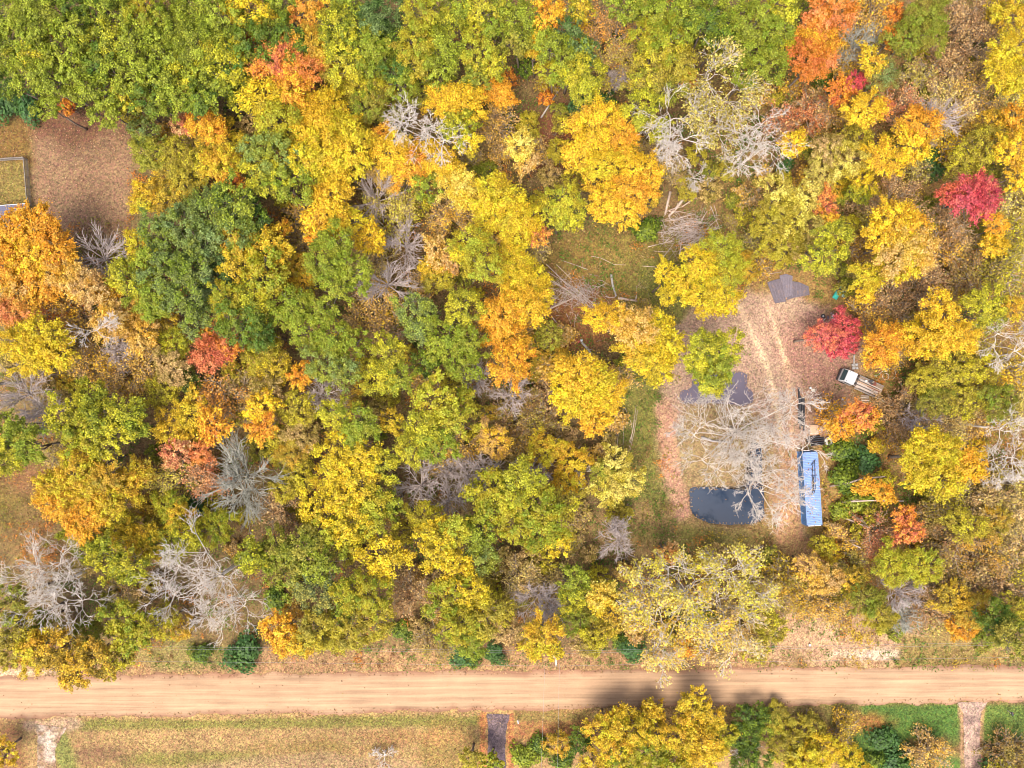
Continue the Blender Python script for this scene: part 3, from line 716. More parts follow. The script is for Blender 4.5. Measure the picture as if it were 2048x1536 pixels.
TREE_LIST = """
O 20,20,45,G
O 78,18,45,G;60,60,34,G
O 130,18,38,DG
O 150,62,36,G;112,62,16,OR
O 190,32,38,G/DG
O 228,28,36,G
O 262,12,28,YG/GO
O 300,24,36,YG/G
O 345,52,44,G
O 395,22,44,G
O 452,44,46,G;490,22,38,YG
O 500,92,46,G/DG
O 18,98,42,G
O 68,102,40,G/YG
O 128,112,42,G
O 178,76,36,G;192,88,14,RO
O 222,80,40,G/YG
O 278,88,44,G
O 332,108,42,G
O 398,92,46,G
O 445,124,44,G/YG
O 62,146,36,G
O 108,160,40,G
O 160,150,42,G
O 212,128,42,G/DG
O 262,150,42,G
O 312,158,40,G
O 362,150,42,G/YG
O 418,166,42,G
O 468,160,36,DG
O 478,198,30,G/YG
O 196,188,42,G
O 248,196,38,OL
O 302,198,40,G/DG
O 350,192,36,G
O 402,202,32,DG
O 18,166,34,DG
H 16,206,34,TG
H 56,216,30,TG
O 97,214,25,G
O 215,222,32,G/LG
F 262,226,26,OL
F 292,268,30,LG/BG;300,312,34,LG/OL
M 372,252,26,PK;404,238,32,OR/GO;428,262,26,OR
F 428,288,32,OL/GO;408,322,36,OL/YG
F 350,304,34,OL/YG
F 372,352,40,YG/OL
F 338,340,30,OL/GO
F 458,292,36,YG/GO
M 440,332,34,GO/YG;462,366,26,RO/OR
F 296,396,38,GO/YG
F 340,396,38,OL/GO
O 540,52,40,G/LG
O 566,14,30,G
O 612,24,28,GO/RO
M 516,66,22,RO/OR
O 580,84,34,DG
O 530,110,30,DG
O 670,44,36,G/YG
O 700,20,32,G
O 655,14,24,YG/GO
O 692,82,38,G/LG
O 734,92,38,LG/G
O 694,124,38,LG
O 745,128,38,LG/G
O 762,30,44,DG/BG
O 784,78,30,DG
O 790,140,26,G/DG
O 850,26,40,YG/G
O 898,44,38,G/YG
O 918,18,28,G
O 836,78,40,YG/G
O 874,92,40,G/LG
O 826,124,38,YG/OL
O 876,136,38,G/LG
O 804,170,30,LG/G
O 955,70,28,YG/LG
O 958,114,34,YG/LG
O 990,132,26,G/YG
O 954,158,28,G/OL
O 962,18,34,LG
O 990,52,28,LG/G
O 1006,16,26,G
M 560,128,46,PK/OR;596,142,40,OR/PK;578,180,36,OR
M 622,94,40,GO/OL;590,104,24,OL/GO
M 660,136,30,GO/OL
F 694,170,34,OL/YG
F 735,172,38,OL/YG;738,214,38,OL/G
M 532,200,40,YG/Y;552,246,42,YG/LG
M 612,212,34,GO/Y
M 660,222,38,Y/YG
M 640,258,44,Y/GO;690,262,38,Y;592,272,38,Y/YG
M 648,306,44,Y;702,302,40,Y/YG;610,316,32,Y
M 668,344,36,Y/YG
O 512,306,36,LG/BG
O 552,318,44,LG/BG
O 578,362,42,LG/G;532,356,38,LG
D 846,248,52,BR;800,240,30,BR;885,275,32,BR
M 764,270,22,OR
F 842,176,38,OL/LG
F 880,180,30,OL/GO
F 790,222,26,OL/G
M 972,170,34,GO/OR;1004,190,26,GO/OR
M 892,204,36,GO/Y;930,214,38,Y/GO
O 922,258,32,G/YG;936,282,26,YG/Y
M 784,304,38,Y/GO
M 826,334,38,OR/GO
M 872,318,36,Y/GO;896,344,30,Y/GO
S 996,246,40,TN
F 768,348,32,Y/TN
O 850,376,30,G/LG
M 908,366,36,Y/LY
B 748,396,52,BR
S 775,436,44,LY
O 1042,38,36,G/LG
O 1034,88,32,G/OL
M 1098,30,32,OR/GO;1082,68,26,GO
M 1066,96,26,GO/YG
O 1162,16,28,G/GO
S 1152,44,28,GO
O 1132,62,28,BG/DG
O 1164,96,30,DG/BG
O 1100,92,34,G/LG
O 1140,124,40,LG/G
O 1160,158,40,LG/YG
O 1174,184,28,LG
O 1106,142,26,YG/LG
S 1232,68,42,TN/OR
S 1228,130,42,TN/YG
B 1236,156,26,BR
O 1250,14,30,G
O 1284,22,30,G/OL
O 1322,28,40,LG/G
O 1356,56,38,G/LG
O 1384,16,34,G
O 1414,44,36,DG/G
O 1440,72,30,DG
O 1466,26,40,G/LG
O 1512,44,40,LG/G
O 1330,92,42,YG/G
O 1296,74,34,YG/G
O 1302,132,38,OL/YG
O 1352,126,40,YG/OL
O 1286,168,34,OL/LG
O 1330,176,34,G/OL
F 1438,104,34,OL/G
O 1498,102,38,G/LG
O 1494,150,28,LG/G
O 1534,126,36,LG/G
O 1556,60,34,LG/G
O 1566,18,32,LG
O 1556,100,30,LG
H 1158,206,30,TG
H 1208,204,36,TG
O 1284,222,36,LG;1316,262,26,LG/YG
M 1192,248,46,GO/Y;1236,272,36,GO/OR;1168,302,40,Y/GO;1206,330,34,Y;1242,306,28,Y/GO
M 1284,340,36,GO/Y;1262,378,38,GO/OR;1300,362,24,OR/GO;1210,398,36,GO/Y;1244,426,32,Y/GO
M 1040,292,28,Y/LY
M 1054,324,24,GO/TN
D 1345,235,52,BR;1370,270,40,BR;1330,280,26,BR
W 1420,150,44,OL/LY;1450,190,48,OL/LY;1400,215,38,OL/LY
D 1520,280,48,BR;1490,320,38,BR;1530,240,36,BR
D 1388,352,24,BR
W 1440,262,36,LY/OL
M 1655,22,46,OR/PK;1632,60,40,OR/PK;1640,92,34,OR;1606,82,28,OR/GO
M 1618,122,38,OR/RO;1650,122,24,OR/PK
S 1746,24,44,TN
G 1722,76,36,BR
S 1700,116,28,TN
M 1792,30,22,RO/OR
M 1786,76,20,OR/RO
F 1848,28,44,OL/G;1818,76,40,OL/G;1866,68,32,OL/G
M 1740,122,26,GO/YG
F 1762,152,34,OL/BG
M 1708,166,22,RR/RD;1682,182,28,RO/OR
S 1924,40,42,BR
S 1962,90,42,BR
S 1896,132,40,BR/TN
S 1954,182,42,TN/GO
S 1904,206,36,TN/LY
B 1886,232,34,BR
M 2022,104,38,Y/YG;1998,142,36,YG/Y;2040,160,34,Y/YG
M 2020,36,34,GO/YG
F 1992,26,28,YG/GO
M 1728,222,38,Y/GO;1762,214,22,PK/OR
S 1802,216,34,PK
M 1836,250,36,GO/OR;1824,290,32,GO/Y
F 1690,320,44,YG/LY;1660,300,34,OL/TN
F 1644,336,34,LY/OL
F 1708,272,28,OL/YG
M 1768,320,36,GO/Y
F 1722,358,32,YG/Y
M 1584,288,26,GO/Y
H 1574,332,20,TG
S 1566,244,30,PK/TN
S 1620,226,34,RO/TN
S 1650,212,28,GO/TN
H 1650,168,26,DG
F 1962,296,44,OL/YG;1928,326,34,OL
F 1992,254,34,OL/GO
M 2032,300,36,GO/Y
M 2036,240,28,GO/OR
M 2038,350,26,GO/Y
H 1872,322,32,TG
S 1902,286,24,GO
M 1936,392,40,RD/RR;1968,406,30,RD;1902,386,24,RO/RD
M 1982,370,14,RR
M 74,452,42,GO/OR;28,462,40,GO/OR
M 116,500,42,GO/OR;60,510,40,GO/Y
M 20,530,42,GO/OR
M 90,556,44,GO/OR;42,574,40,GO/TN
M 136,552,34,GO/TN
M 30,622,38,GO/PK
S 96,612,44,PK/OR
M 178,574,34,GO/TN
M 214,592,28,GO/OR
S 150,628,36,TN/GO
B 188,512,48,BR
M 42,684,38,Y/YG;88,672,38,YG/Y;112,706,38,Y/YG;66,718,36,YG/Y
D 182,660,34,BR
B 240,704,30,BR
M 226,644,34,GO/TN
M 266,632,30,GO/TN
M 286,670,34,GO/TN
S 232,744,40,TN/GO
S 188,728,34,TN
S 284,734,36,TN/GO
M 280,488,28,GO/YG
O 318,462,34,BG/G
O 362,446,42,G/BG
O 416,422,42,BG/G
O 470,404,42,DG/LG
O 504,432,38,DG/G
O 462,456,40,G/BG
O 398,484,42,G/BG
O 346,500,42,BG/G
O 428,512,34,DG/BG
O 386,540,42,BG/G
O 334,548,38,BG/G
O 424,566,40,BG/DG
O 372,594,42,BG/G
O 412,618,34,BG/G
O 392,648,30,BG
O 258,560,38,LG/YG;290,532,32,LG/G
O 300,584,38,LG/G
O 314,616,28,LG/G
O 486,488,40,GO/G
O 540,496,40,YG/GO
O 476,534,40,YG/GO
O 528,550,44,YG/G
O 454,594,36,YG/G
O 500,606,40,G/YG
O 482,650,42,G/DG
O 524,664,34,G/DG
F 322,646,34,OL/GO
F 352,690,32,LG/YG
M 426,704,34,RO/PK;456,696,24,RO/OR;416,680,20,RO
F 514,700,34,OL/YG
F 340,736,34,OL/TN
M 660,396,38,Y/GO;648,436,40,GO/Y;692,446,32,Y/YG;638,474,26,GO/OR
S 592,440,30,TN
M 562,462,18,OR/YG
S 602,482,24,TN/OL
M 738,478,26,GO/Y;756,484,18,GO/Y
B 806,486,42,BR
S 742,514,34,LY/TN
B 772,562,46,BR
S 758,606,34,TN
O 672,488,38,LG/G;654,530,38,LG/G;704,544,36,LG/G;678,576,36,LG/G
F 580,528,32,GO/OL
F 606,560,28,GO/YG
F 566,574,22,OL/YG
S 900,430,36,TN/GO
M 878,508,30,GO/TN
F 858,536,26,YG/GO;882,556,30,YG/OL
M 904,520,24,TN/OR
M 942,392,38,Y/LY
M 992,392,42,Y/YG
M 1012,430,36,Y/YG;976,432,30,Y
O 944,484,36,YG/LG;966,532,38,YG/LG;930,512,24,YG
M 1000,462,28,GO/TN
M 1018,516,36,Y/YG
O 588,606,36,LG/G;562,632,24,LG/G
O 640,616,36,LG/G
O 608,662,30,LG/G
S 724,652,40,TN/GO
S 770,672,34,TN/BR
O 830,620,36,BG/LG;838,658,28,BG/LG;858,632,22,BG
O 922,616,36,LG/YG
O 896,682,40,LG/G
O 938,686,38,LG/G
O 924,724,36,LG/G
O 850,724,26,DG/G
O 668,678,34,LG/G;708,688,32,LG/G
O 648,730,36,LG/BG;688,748,36,LG/BG
O 778,700,36,LG/YG
O 764,750,36,LG/YG
O 804,758,36,LG/G
M 1000,628,38,GO/OR
M 1012,678,40,GO/OR;1042,686,24,TN/GO
M 1022,728,42,OR/GO
F 532,706,36,YG/OL;552,742,36,OL/Y
M 600,752,26,OR/GO
B 955,756,30,BR
B 644,790,34,BR
M 1048,440,36,Y/YG
M 1070,470,28,PK/GO
O 1132,406,36,YG/LG;1112,428,24,LG/YG;1140,440,22,LG
S 1068,502,26,TN/LY
M 1036,546,36,Y/YG;1062,566,34,Y
M 1050,610,42,Y/GO;1084,600,22,Y
H 1294,458,30,DG
M 1442,502,34,YG/LG;1400,528,34,Y/YG;1456,548,34,YG/LG;1372,562,30,Y/YG;1404,588,38,Y/YG;1442,594,34,YG/Y
M 1338,588,22,YG/Y;1328,544,22,YG
M 1204,636,34,GO/Y;1240,640,32,GO/TN;1272,660,34,GO/TN
M 1310,660,34,YG/Y;1336,690,32,YG/Y
M 1280,706,36,YG/GO;1312,730,36,YG/Y
F 1102,672,26,OL/LG
O 1410,694,36,LG/YG;1446,700,36,LG/YG;1432,734,38,LG/G;1424,766,28,LG/YG;1396,722,28,LG
M 1146,748,38,Y/GO;1196,758,36,Y/YG;1164,798,42,Y/YG;1216,794,36,Y/GO;1186,838,32,Y/OR;1130,788,32,YG/Y
F 1560,396,42,YG/LY;1602,400,38,YG/LY;1540,440,42,YG/OL;1590,450,40,YG/LY;1562,498,38,YG/OL
F 1606,496,34,YG/TN
M 1648,408,24,PK/OR;1656,434,18,OR
O 1662,470,34,LG/YG;1644,512,34,LG/YG
F 1718,386,22,G/YG
S 1786,404,44,BR
M 1790,446,40,GO/Y;1822,452,30,GO/OR;1758,478,32,Y/GO;1796,500,42,Y/TN;1834,506,34,GO/TN;1812,534,30,GO/YG
M 1742,552,34,Y/YG;1730,592,17,Y/GO
M 1990,448,22,Y/OR;1984,490,26,Y/GO
S 1900,452,38,TN/BR
S 1880,500,40,BR/GO
S 1930,500,34,TN/OL
S 2018,472,36,OL/YG
S 2034,400,40,OL/LY
S 1952,556,40,BR/OL
S 2010,540,40,OL/YG
S 1850,570,38,BR
S 1786,606,36,BR
S 1740,640,36,BR/GO
M 1882,618,36,GO/Y;1872,664,40,Y/GO;1914,674,34,Y/GO
M 1838,678,34,GO/Y
M 1762,688,34,OR/GO;1752,712,26,OR/GO;1788,670,24,GO/OR
O 1968,614,34,LG/YG;1982,640,26,LG/OL
F 1648,670,32,RR/PK;1686,660,33,RD/RR;1678,690,31,RD/RR
D 2010,668,44,BR;2040,700,30,BR
S 1944,690,34,OL
F 1900,738,38,OL/YG
F 1960,738,38,OL/YG
S 2010,744,40,OL/GO
F 1850,756,34,YG/OL
F 1930,800,38,OL/YG
F 1990,800,38,OL/G
S 2034,820,36,OL/LY
F 1870,800,32,G/OL
B 34,786,44,BR
B 78,826,38,BR
O 186,796,34,G/YG
O 142,832,38,G/YG;196,838,42,G/YG;250,832,38,G/YG;164,872,38,YG/G;214,880,38,G/YG;270,856,26,G
O 16,852,32,G/LG
O 48,886,38,LG/G;16,910,34,LG/YG
F 328,782,36,OL/YG
F 378,760,30,DG/OL
F 384,820,34,YG/GO;342,856,36,YG/GO;372,876,26,YG/GO
S 442,796,40,TN/OR
M 428,852,32,OR/GO
S 486,800,36,TN/OL
M 352,906,28,PK/TN
M 400,904,22,OR/PK
M 152,938,38,GO/YG;112,974,38,GO/YG;122,1012,38,GO/OR;178,982,42,GO/YG;172,1036,36,GO/OR;222,1004,34,GO/YG;210,956,34,GO/OL
M 258,964,36,GO/YG;286,948,28,GO/OL
M 188,930,20,GO
S 350,958,36,LY/YG
G 474,950,66,BR;474,990,40,BR
S 410,958,34,TN/PK
F 340,1014,32,YG/G
H 392,1012,36,TG
F 366,1038,34,GO/YG
F 430,1052,38,YG/G
F 248,1048,32,OL/YG
F 150,1064,32,YG/G
F 262,1072,36,YG/GO
F 300,1090,34,YG/GO
O 212,1112,38,G/YG;262,1130,38,G/YG
F 346,1090,36,YG/G
F 180,1092,28,G/YG
D 60,1150,52,BR;110,1130,42,BR;100,1190,54,BR;150,1210,44,BR;40,1220,44,BR
D 350,1140,46,BR;400,1110,50,BR;430,1160,52,BR;340,1200,48,BR;480,1220,50,BR;420,1220,46,BR
D 190,1090,22,BR
O 500,1112,32,G/YG
O 380,1070,30,G/YG
F 536,784,34,OL/TN
M 524,812,30,GO/Y;522,856,30,OR/GO
F 590,820,40,OL/YG
F 602,870,34,OL/TN
F 560,878,28,OL/YG
O 674,826,34,LG/YG;722,846,36,LG/G;706,872,24,LG/G
O 874,804,42,YG/LG;906,842,40,YG/LG;846,856,40,LG/YG;826,900,34,LG/YG;874,892,36,LG/G
O 786,844,24,YG/GO
O 926,800,26,YG/G
O 680,900,38,YG/Y;726,912,38,YG/Y;668,944,36,Y/YG;716,954,40,YG/Y;760,928,36,LG/YG
F 586,908,34,GO/OL
F 600,950,34,OL/YG
F 574,974,28,YG/OL
O 640,1012,38,YG/Y;690,998,38,YG/Y;742,1002,38,YG/LG;702,1048,40,YG/Y;652,1056,30,YG/LG;748,1048,34,LG/YG
O 782,1010,26,G/LG
O 694,1076,28,YG/LG
B 842,974,40,BR
B 896,942,24,BR
B 894,1004,36,BR
B 936,958,34,BR;968,938,34,BR
S 924,900,30,TN/GO
S 880,920,26,TN/GO
F 986,882,32,TN/GO
S 556,1020,36,BR/TN
O 558,1094,38,OL/G
O 606,1104,42,G/OL
O 642,1128,40,G/LG
O 568,1144,40,OL/G
O 628,1172,42,BG/OL
O 772,1112,42,YG/Y
F 850,1036,36,OL/YG
O 872,1066,38,YG/Y;906,1060,32,YG/LG;872,1106,36,YG/Y
O 958,1066,38,G/LG;964,1108,36,LG/BG
O 908,1134,40,YG/Y
O 984,984,40,YG/G
O 976,1020,32,YG/G
O 1044,956,40,LG/YG;1020,990,32,YG/LG
O 1074,1012,42,YG/G
O 1034,1052,40,YG/G
O 1092,1050,40,YG/G;1112,1080,28,YG
O 1126,1016,30,OL/YG
F 1092,898,36,GO/YG
F 1144,924,38,GO/YG
B 1072,944,34,BR
F 1124,966,28,GO/Y
D 1168,952,18,BR
F 1232,930,36,YG/LY;1250,966,34,YG/LY;1216,980,32,YG/LY;1204,942,26,LG/OL
B 1236,1084,32,BR;1236,1056,22,BR
S 1042,826,38,BR/OL
S 1072,850,32,BR/OL
B 1030,790,34,BR
S 1086,800,28,BR/TN
D 1420,850,48,BR;1440,940,36,BR;1530,890,40,BR;1390,870,30,BR;1460,800,36,BR;1500,830,46,BR;1470,900,48,BR;1560,860,48,BR;1610,900,44,BR;1410,920,36,BR;1590,810,38,BR
D 1530,985,50,BR;1500,990,36,BR;1555,945,40,BR;1510,920,36,BR;1590,1000,30,BR
M 1720,832,30,PK/OR;1684,852,28,GO/OR
S 1662,830,26,GO/OR
S 1816,826,42,TN/BR
S 1894,832,42,LY/TN
B 1842,846,34,BR
D 2012,858,38,BR
D 2004,934,34,BR;2034,918,28,BR
M 1852,884,34,YG/Y;1830,922,34,Y/YG;1890,898,34,Y/YG;1880,946,40,Y/YG;1924,930,36,Y/OR;1838,956,28,Y/YG
M 1730,974,20,GO/OR;1766,986,22,GO/OR
M 1808,1030,24,PK/OR;1818,1062,26,PK/OR
S 1762,1070,32,PK/TN
F 1780,1130,38,YG/LG;1838,1134,38,YG/LG
H 1694,956,36,DG
H 1722,1006,34,G
H 1690,904,32,DG
H 1734,920,30,TG
H 1684,1024,22,G
S 1950,1000,40,OL/TN
S 2000,1004,40,TN/OL
F 1986,1048,36,GO/OL
F 1928,1050,38,OL/YG
S 2034,970,36,LY/OL
S 1900,1008,36,OL
S 1860,1040,36,OL/BR
S 1898,1090,40,BR/OL
S 1962,1110,42,GO/BR
S 2022,1104,40,TN/OL
S 1940,1160,40,TN/OL
S 1998,1170,40,TN/BR
S 2038,1040,34,LY/TN
S 2040,1170,34,OL
F 1622,1136,32,TN/GO
F 1654,1162,32,GO/TN
S 1600,1186,34,GO/OL
S 1562,1150,28,OL/GO
S 1644,1210,36,GO/TN
O 22,1200,36,OL/G
O 30,1256,38,OL/YG
O 72,1300,36,GO/YG
O 24,1306,34,YG/OL
O 122,1296,40,OL/GO
O 150,1334,38,OL/GO;186,1312,34,OL/GO;142,1356,20,GO/OL
O 230,1312,32,OL/YG;216,1348,16,GO/OL
O 250,1236,38,YG/G;292,1256,38,YG/G;262,1270,32,YG/G
F 330,1240,34,OL/YG
F 80,1250,36,OL/G
F 180,1262,34,OL/G
H 398,1308,24,DG
H 486,1306,40,TG
M 560,1258,32,OR/GO;564,1288,22,OR/YG
H 552,1200,30,DG
F 592,1214,22,GO/BR
O 704,1188,36,YG/G;744,1196,36,YG/G
O 750,1240,38,YG/OL;706,1264,38,YG/OL
O 632,1262,38,YG/OL;608,1288,26,YG/GO;670,1276,28,YG/OL
O 680,1222,30,OL/G
S 820,1186,36,BR/TN
O 896,1194,38,YG/G;944,1186,36,YG/Y
O 914,1250,38,YG/G;964,1230,38,YG/OL;946,1284,34,LG/G
F 1000,1220,30,OL/YG
H 990,1310,24,TG
H 918,1310,28,TG
H 806,1262,26,DG
S 870,1284,34,TN/OL
H 940,1322,22,DG
F 1010,1262,28,OL/TN
S 1042,1156,32,LY/TN
B 1074,1196,38,BR
S 1094,1166,30,LY/TN
B 1106,1228,30,BR
O 1148,1162,34,G/LG
O 1142,1196,26,G/YG
M 1208,1190,32,Y/LY;1196,1210,18,Y
M 1084,1270,38,GO/YG;1070,1298,20,GO/YG;1108,1300,18,YG
F 1152,1238,34,OL/G
F 1190,1270,36,OL/YG
F 1226,1240,30,OL/GO
F 1172,1284,26,OL/TN
W 1290,1170,44,LY/YG;1340,1140,40,LY/YG;1400,1170,48,LY/YG;1460,1150,42,LY/YG;1500,1180,34,LY/YG;1320,1226,42,LY/GO;1390,1236,42,LY/GO;1450,1220,42,LY/YG;1484,1240,34,LY/TN;1430,1290,34,LY/GO;1470,1306,28,LY/TN;1318,1300,34,LY/GO;1322,1336,20,LY/TN
M 1370,1292,24,OR/GO
M 1340,1106,20,OR/TN
H 1420,1246,28,DG
H 1264,1302,28,TG
H 1244,1286,20,DG
S 1502,1256,34,TN/GO
S 1536,1200,34,TN/OL
S 1560,1186,30,GO/OL
F 1536,1254,34,OL/YG
F 1510,1300,26,OL/YG
F 1732,1198,36,OL/G;1758,1232,34,YG/OL
F 1708,1160,26,OL/GO
B 1812,1190,34,BR
S 1852,1212,36,TN/BR
G 1810,1236,26,BR
F 1900,1196,36,OL/GO
F 1944,1218,36,GO/OL
F 1916,1256,26,GO/OR
O 1990,1238,34,G/DG
O 2020,1276,36,G/OL
F 2032,1216,32,OL/YG
F 1964,1276,24,OL/G
S 1880,1146,36,OL/BR
O 1200,1456,28,GO/YG;1232,1440,26,GO/YG
O 1262,1458,38,YG/GO;1228,1490,34,GO/YG
O 1302,1428,30,GO/YG;1306,1464,34,YG/GO
O 1248,1514,38,YG/G
O 1300,1506,38,YG/G
O 1190,1528,32,GO/YG
O 1344,1520,38,YG/G
O 1388,1408,32,YG/GO;1418,1432,32,YG/GO;1380,1440,30,GO/YG
O 1366,1474,32,GO/YG
O 1408,1482,38,YG/GO
O 1444,1466,28,YG/G
O 1400,1530,34,YG/GO
F 1500,1434,34,DG/G
F 1534,1450,26,G/LG
F 1484,1476,32,DG/G
D 1486,1494,26,BR
F 1500,1520,34,DG/G
H 1050,1512,30,G
H 1078,1492,24,DG
F 1162,1480,26,DG/G
H 1126,1520,24,DG
F 1116,1484,26,GO/OL
F 1556,1436,30,YG/OL
F 1580,1496,38,YG/OL
F 1616,1450,30,YG/OL
F 1642,1502,38,Y/YG
F 1700,1524,38,Y/YG
F 1610,1532,38,Y/YG
S 1686,1466,32,OL/GO
H 1770,1482,34,TG
H 1796,1524,34,TG
H 1746,1524,26,DG
S 1856,1512,36,GO/TN
S 2020,1500,38,OL/BR
S 2036,1530,30,BR/OL
H 1994,1524,26,TG
O 6,1506,26,GO/YG
O 946,1518,22,YG/OL
O 984,1524,20,YG/G
D 768,1514,14,BR
S 2000,1560,34,OL
"""

# ---------------------------------------------------------------- every tree and shrub
LAND = [  # x, y, name  (places one can find in the picture, for the descriptions)
 (1625, 975, 'the blue container'), (1455, 1010, 'the lower pond'), (1435, 775, 'the upper pond'), (1725, 765, 'the white truck'), (28, 372, 'the fenced lawn'),
 (1380, 470, 'the brush pile'), (1112, 1315, 'the utility pole'), (1572, 580, 'the dark rubber mats'), (1684, 582, 'the teal troughs'), (1602, 815, 'the long black pipes'),
 (995, 1460, 'the dark driveway'), (1944, 1440, 'the right driveway'), (1700, 1300, 'the churned sandy entrance'), (98, 1480, 'the pale gravel track'), (1780, 1450, 'the mown green lawn'),
 (1670, 675, 'the crimson clearing maple'), (1936, 392, 'the far right red maple'), (574, 150, 'the pink orange maple up top'), (474, 955, 'the big grey fan of twigs'),
 (95, 1180, 'the lower left dead tree'), (405, 1170, 'the dead tree above the verge'), (1345, 240, 'the dead tree above the brush'), (846, 248, 'the upper white dead tree'),
 (430, 700, 'the red orange tree at left'), (1200, 300, 'the large golden maple up top'), (895, 975, 'the ring of bare trees'), (1170, 795, 'the lone yellow maple'), (180, 975, 'the wide golden tree at left'),
 (170, 360, 'the leaf covered yard'), (1640, 60, 'the tall orange maple up top'), (1400, 1190, 'the straggly yellow tree'), (1870, 930, 'the yellow tree past the container'), (1150, 580, 'the fallen poles'),
 (1720, 835, 'the coral maple by the pipes'), (775, 430, 'the half bare tree upper middle'), (830, 630, 'the grey green round tree'), (1424, 720, 'the lime pond tree'),
 (640, 1345, 'the dirt road left half'), (1700, 1340, 'the dirt road right half'), (1812, 1045, 'the slim coral tree'), (1232, 950, 'the pale lime feathery tree'), (370, 500, 'the dark green grove')]
CW = {'G': 'green', 'DG': 'dark green', 'BG': 'blue green', 'LG': 'light green', 'OL': 'olive', 'YG': 'yellow green', 'Y': 'yellow', 'GO': 'golden', 'OR': 'orange', 'PK': 'coral pink',
 'RD': 'crimson', 'RO': 'rust red', 'TN': 'tan', 'BR': 'brown', 'LY': 'pale yellow', 'TG': 'deep teal green', 'RR': 'rose red'}
KW = {'O': 'round crowned tree', 'M': 'maple', 'F': 'feathery tree', 'B': 'bare twiggy tree', 'G': 'bare greenish tree', 'D': 'dead white tree', 'S': 'thin sparse tree', 'W': 'open limbed tree', 'H': 'low shrub', 'P': 'leafy sapling', 'Q': 'twiggy sapling'}
ORD = ['', 'second ', 'third ', 'fourth ', 'fifth ', 'sixth ', 'seventh ', 'eighth ', 'ninth ', 'tenth ', 'eleventh ', 'twelfth ']
TREES = []
for ln in TREE_LIST.strip().splitlines():
    kd, rest = ln.strip().split(' ', 1)
    lobes = []
    for t in rest.split(';'):
        x, y, r, c = t.split(',')
        c = c.split('/')
        lobes.append((float(x), float(y), float(r), c[0], c[1] if len(c) > 1 else PAIR[c[0]]))
    w = np.array([l[2] ** 2 for l in lobes]); cx_ = float((np.array([l[0] for l in lobes]) * w).sum() / w.sum()); cy_ = float((np.array([l[1] for l in lobes]) * w).sum() / w.sum())
    TREES.append(dict(k=kd, lobes=lobes, x=cx_, y=cy_, size=float(math.sqrt(w.sum()))))
# young growth filling the gaps between the crowns
_gr = random.Random(31)
OPEN = [[(1345, 620), (1390, 600), (1460, 575), (1540, 545), (1640, 550), (1720, 590), (1740, 640), (1800, 740), (1790, 800), (1700, 860), (1670, 900), (1660, 1070), (1560, 1110), (1380, 1100), (1260, 1110), (1235, 900), (1270, 720), (1330, 560)],
        [(1560, 1100), (1660, 1100), (1660, 1230), (1800, 1290), (1800, 1345), (1520, 1345)], [(1080, 450), (1250, 430), (1460, 390), (1460, 500), (1330, 600), (1240, 640), (1090, 640)],
        [(-30, 220), (262, 232), (268, 470), (150, 500), (60, 440), (-30, 440)], [(-30, 900), (90, 900), (120, 1000), (140, 1100), (-30, 1120)], [(-60, 1285), (2100, 1275), (2100, 1600), (-60, 1600)],
        [(780, 900), (1010, 900), (1010, 1040), (780, 1040)], [(160, 860), (310, 860), (310, 925), (100, 925)], [(910, 30), (930, 170), (905, 170), (900, 30)]]
_oa = [np.array(P_, float) for P_ in OPEN]
def _inside(x, y):
    a_, b2 = np.array([float(x)]), np.array([float(y)])
    return any(sd_poly(a_, b2, P_)[0] < 0 for P_ in OPEN)
_circ = [(l[0], l[1], l[2]) for t in TREES for l in t['lobes']]
_n = 0
for _ in range(9000):
    x, y = _gr.uniform(4, 2044), _gr.uniform(4, 1270); r = _gr.uniform(15, 25)
    if min((math.hypot(x - c_[0], y - c_[1]) - c_[2] * .80) for c_ in _circ) < r * .42 or _inside(x, y): continue
    if x > 1500: kd, c = _gr.choice([('P', 'OL/YG'), ('Q', 'OL/LY'), ('Q', 'TN/GO'), ('P', 'GO/YG'), ('Q', 'BR/GO'), ('P', 'G/OL'), ('Q', 'LY/OL')])
    elif y < 240: kd, c = _gr.choice([('P', 'OL/G'), ('P', 'G/OL'), ('P', 'DG/G'), ('Q', 'GO/OL'), ('P', 'RO/OR')])
    else: kd, c = _gr.choice([('P', 'OL/YG'), ('P', 'OL/TN'), ('Q', 'TN/OL'), ('P', 'YG/OL'), ('Q', 'GO/TN'), ('P', 'G/OL'), ('P', 'GO/OL')])
    a_, b2 = c.split('/'); TREES.append(dict(k=kd, lobes=[(x, y, r, a_, b2)], x=x, y=y, size=r)); _circ.append((x, y, r)); _n += 1
    if _n >= 210: break
print('saplings', _n)
def where(dx, dy):
    a = math.degrees(math.atan2(-dy, dx)) % 360
    return ['right of', 'above right of', 'above', 'above left of', 'left of', 'below left of', 'below', 'below right of'][int((a + 22.5) // 45) % 8]
def look(t):
    c = t['lobes'][0][3]; c2 = t['lobes'][0][4]
    sz = '' if t['k'] in 'PQ' else 'small ' if t['size'] < 30 else ('' if t['size'] < 46 else ('big ' if t['size'] < 75 else 'huge '))
    if t['k'] in 'BGD': return sz + ('fan shaped ' if t['k'] == 'B' else '') + KW[t['k']]
    s = sz + CW[c]
    if CW[c2] != CW[c] and t['k'] != 'H' and len(t['lobes']) > 0 and c2 != PAIR[c]: s += ' and ' + CW[c2]
    return s + ' ' + KW[t['k']]
def short(t):
    if t['k'] in 'BG': return 'bare tree'
    if t['k'] == 'D': return 'dead tree'
    return CW[t['lobes'][0][3]] + (' shrub' if t['k'] == 'H' else ' sapling' if t['k'] in 'PQ' else ' one')
groups = {}
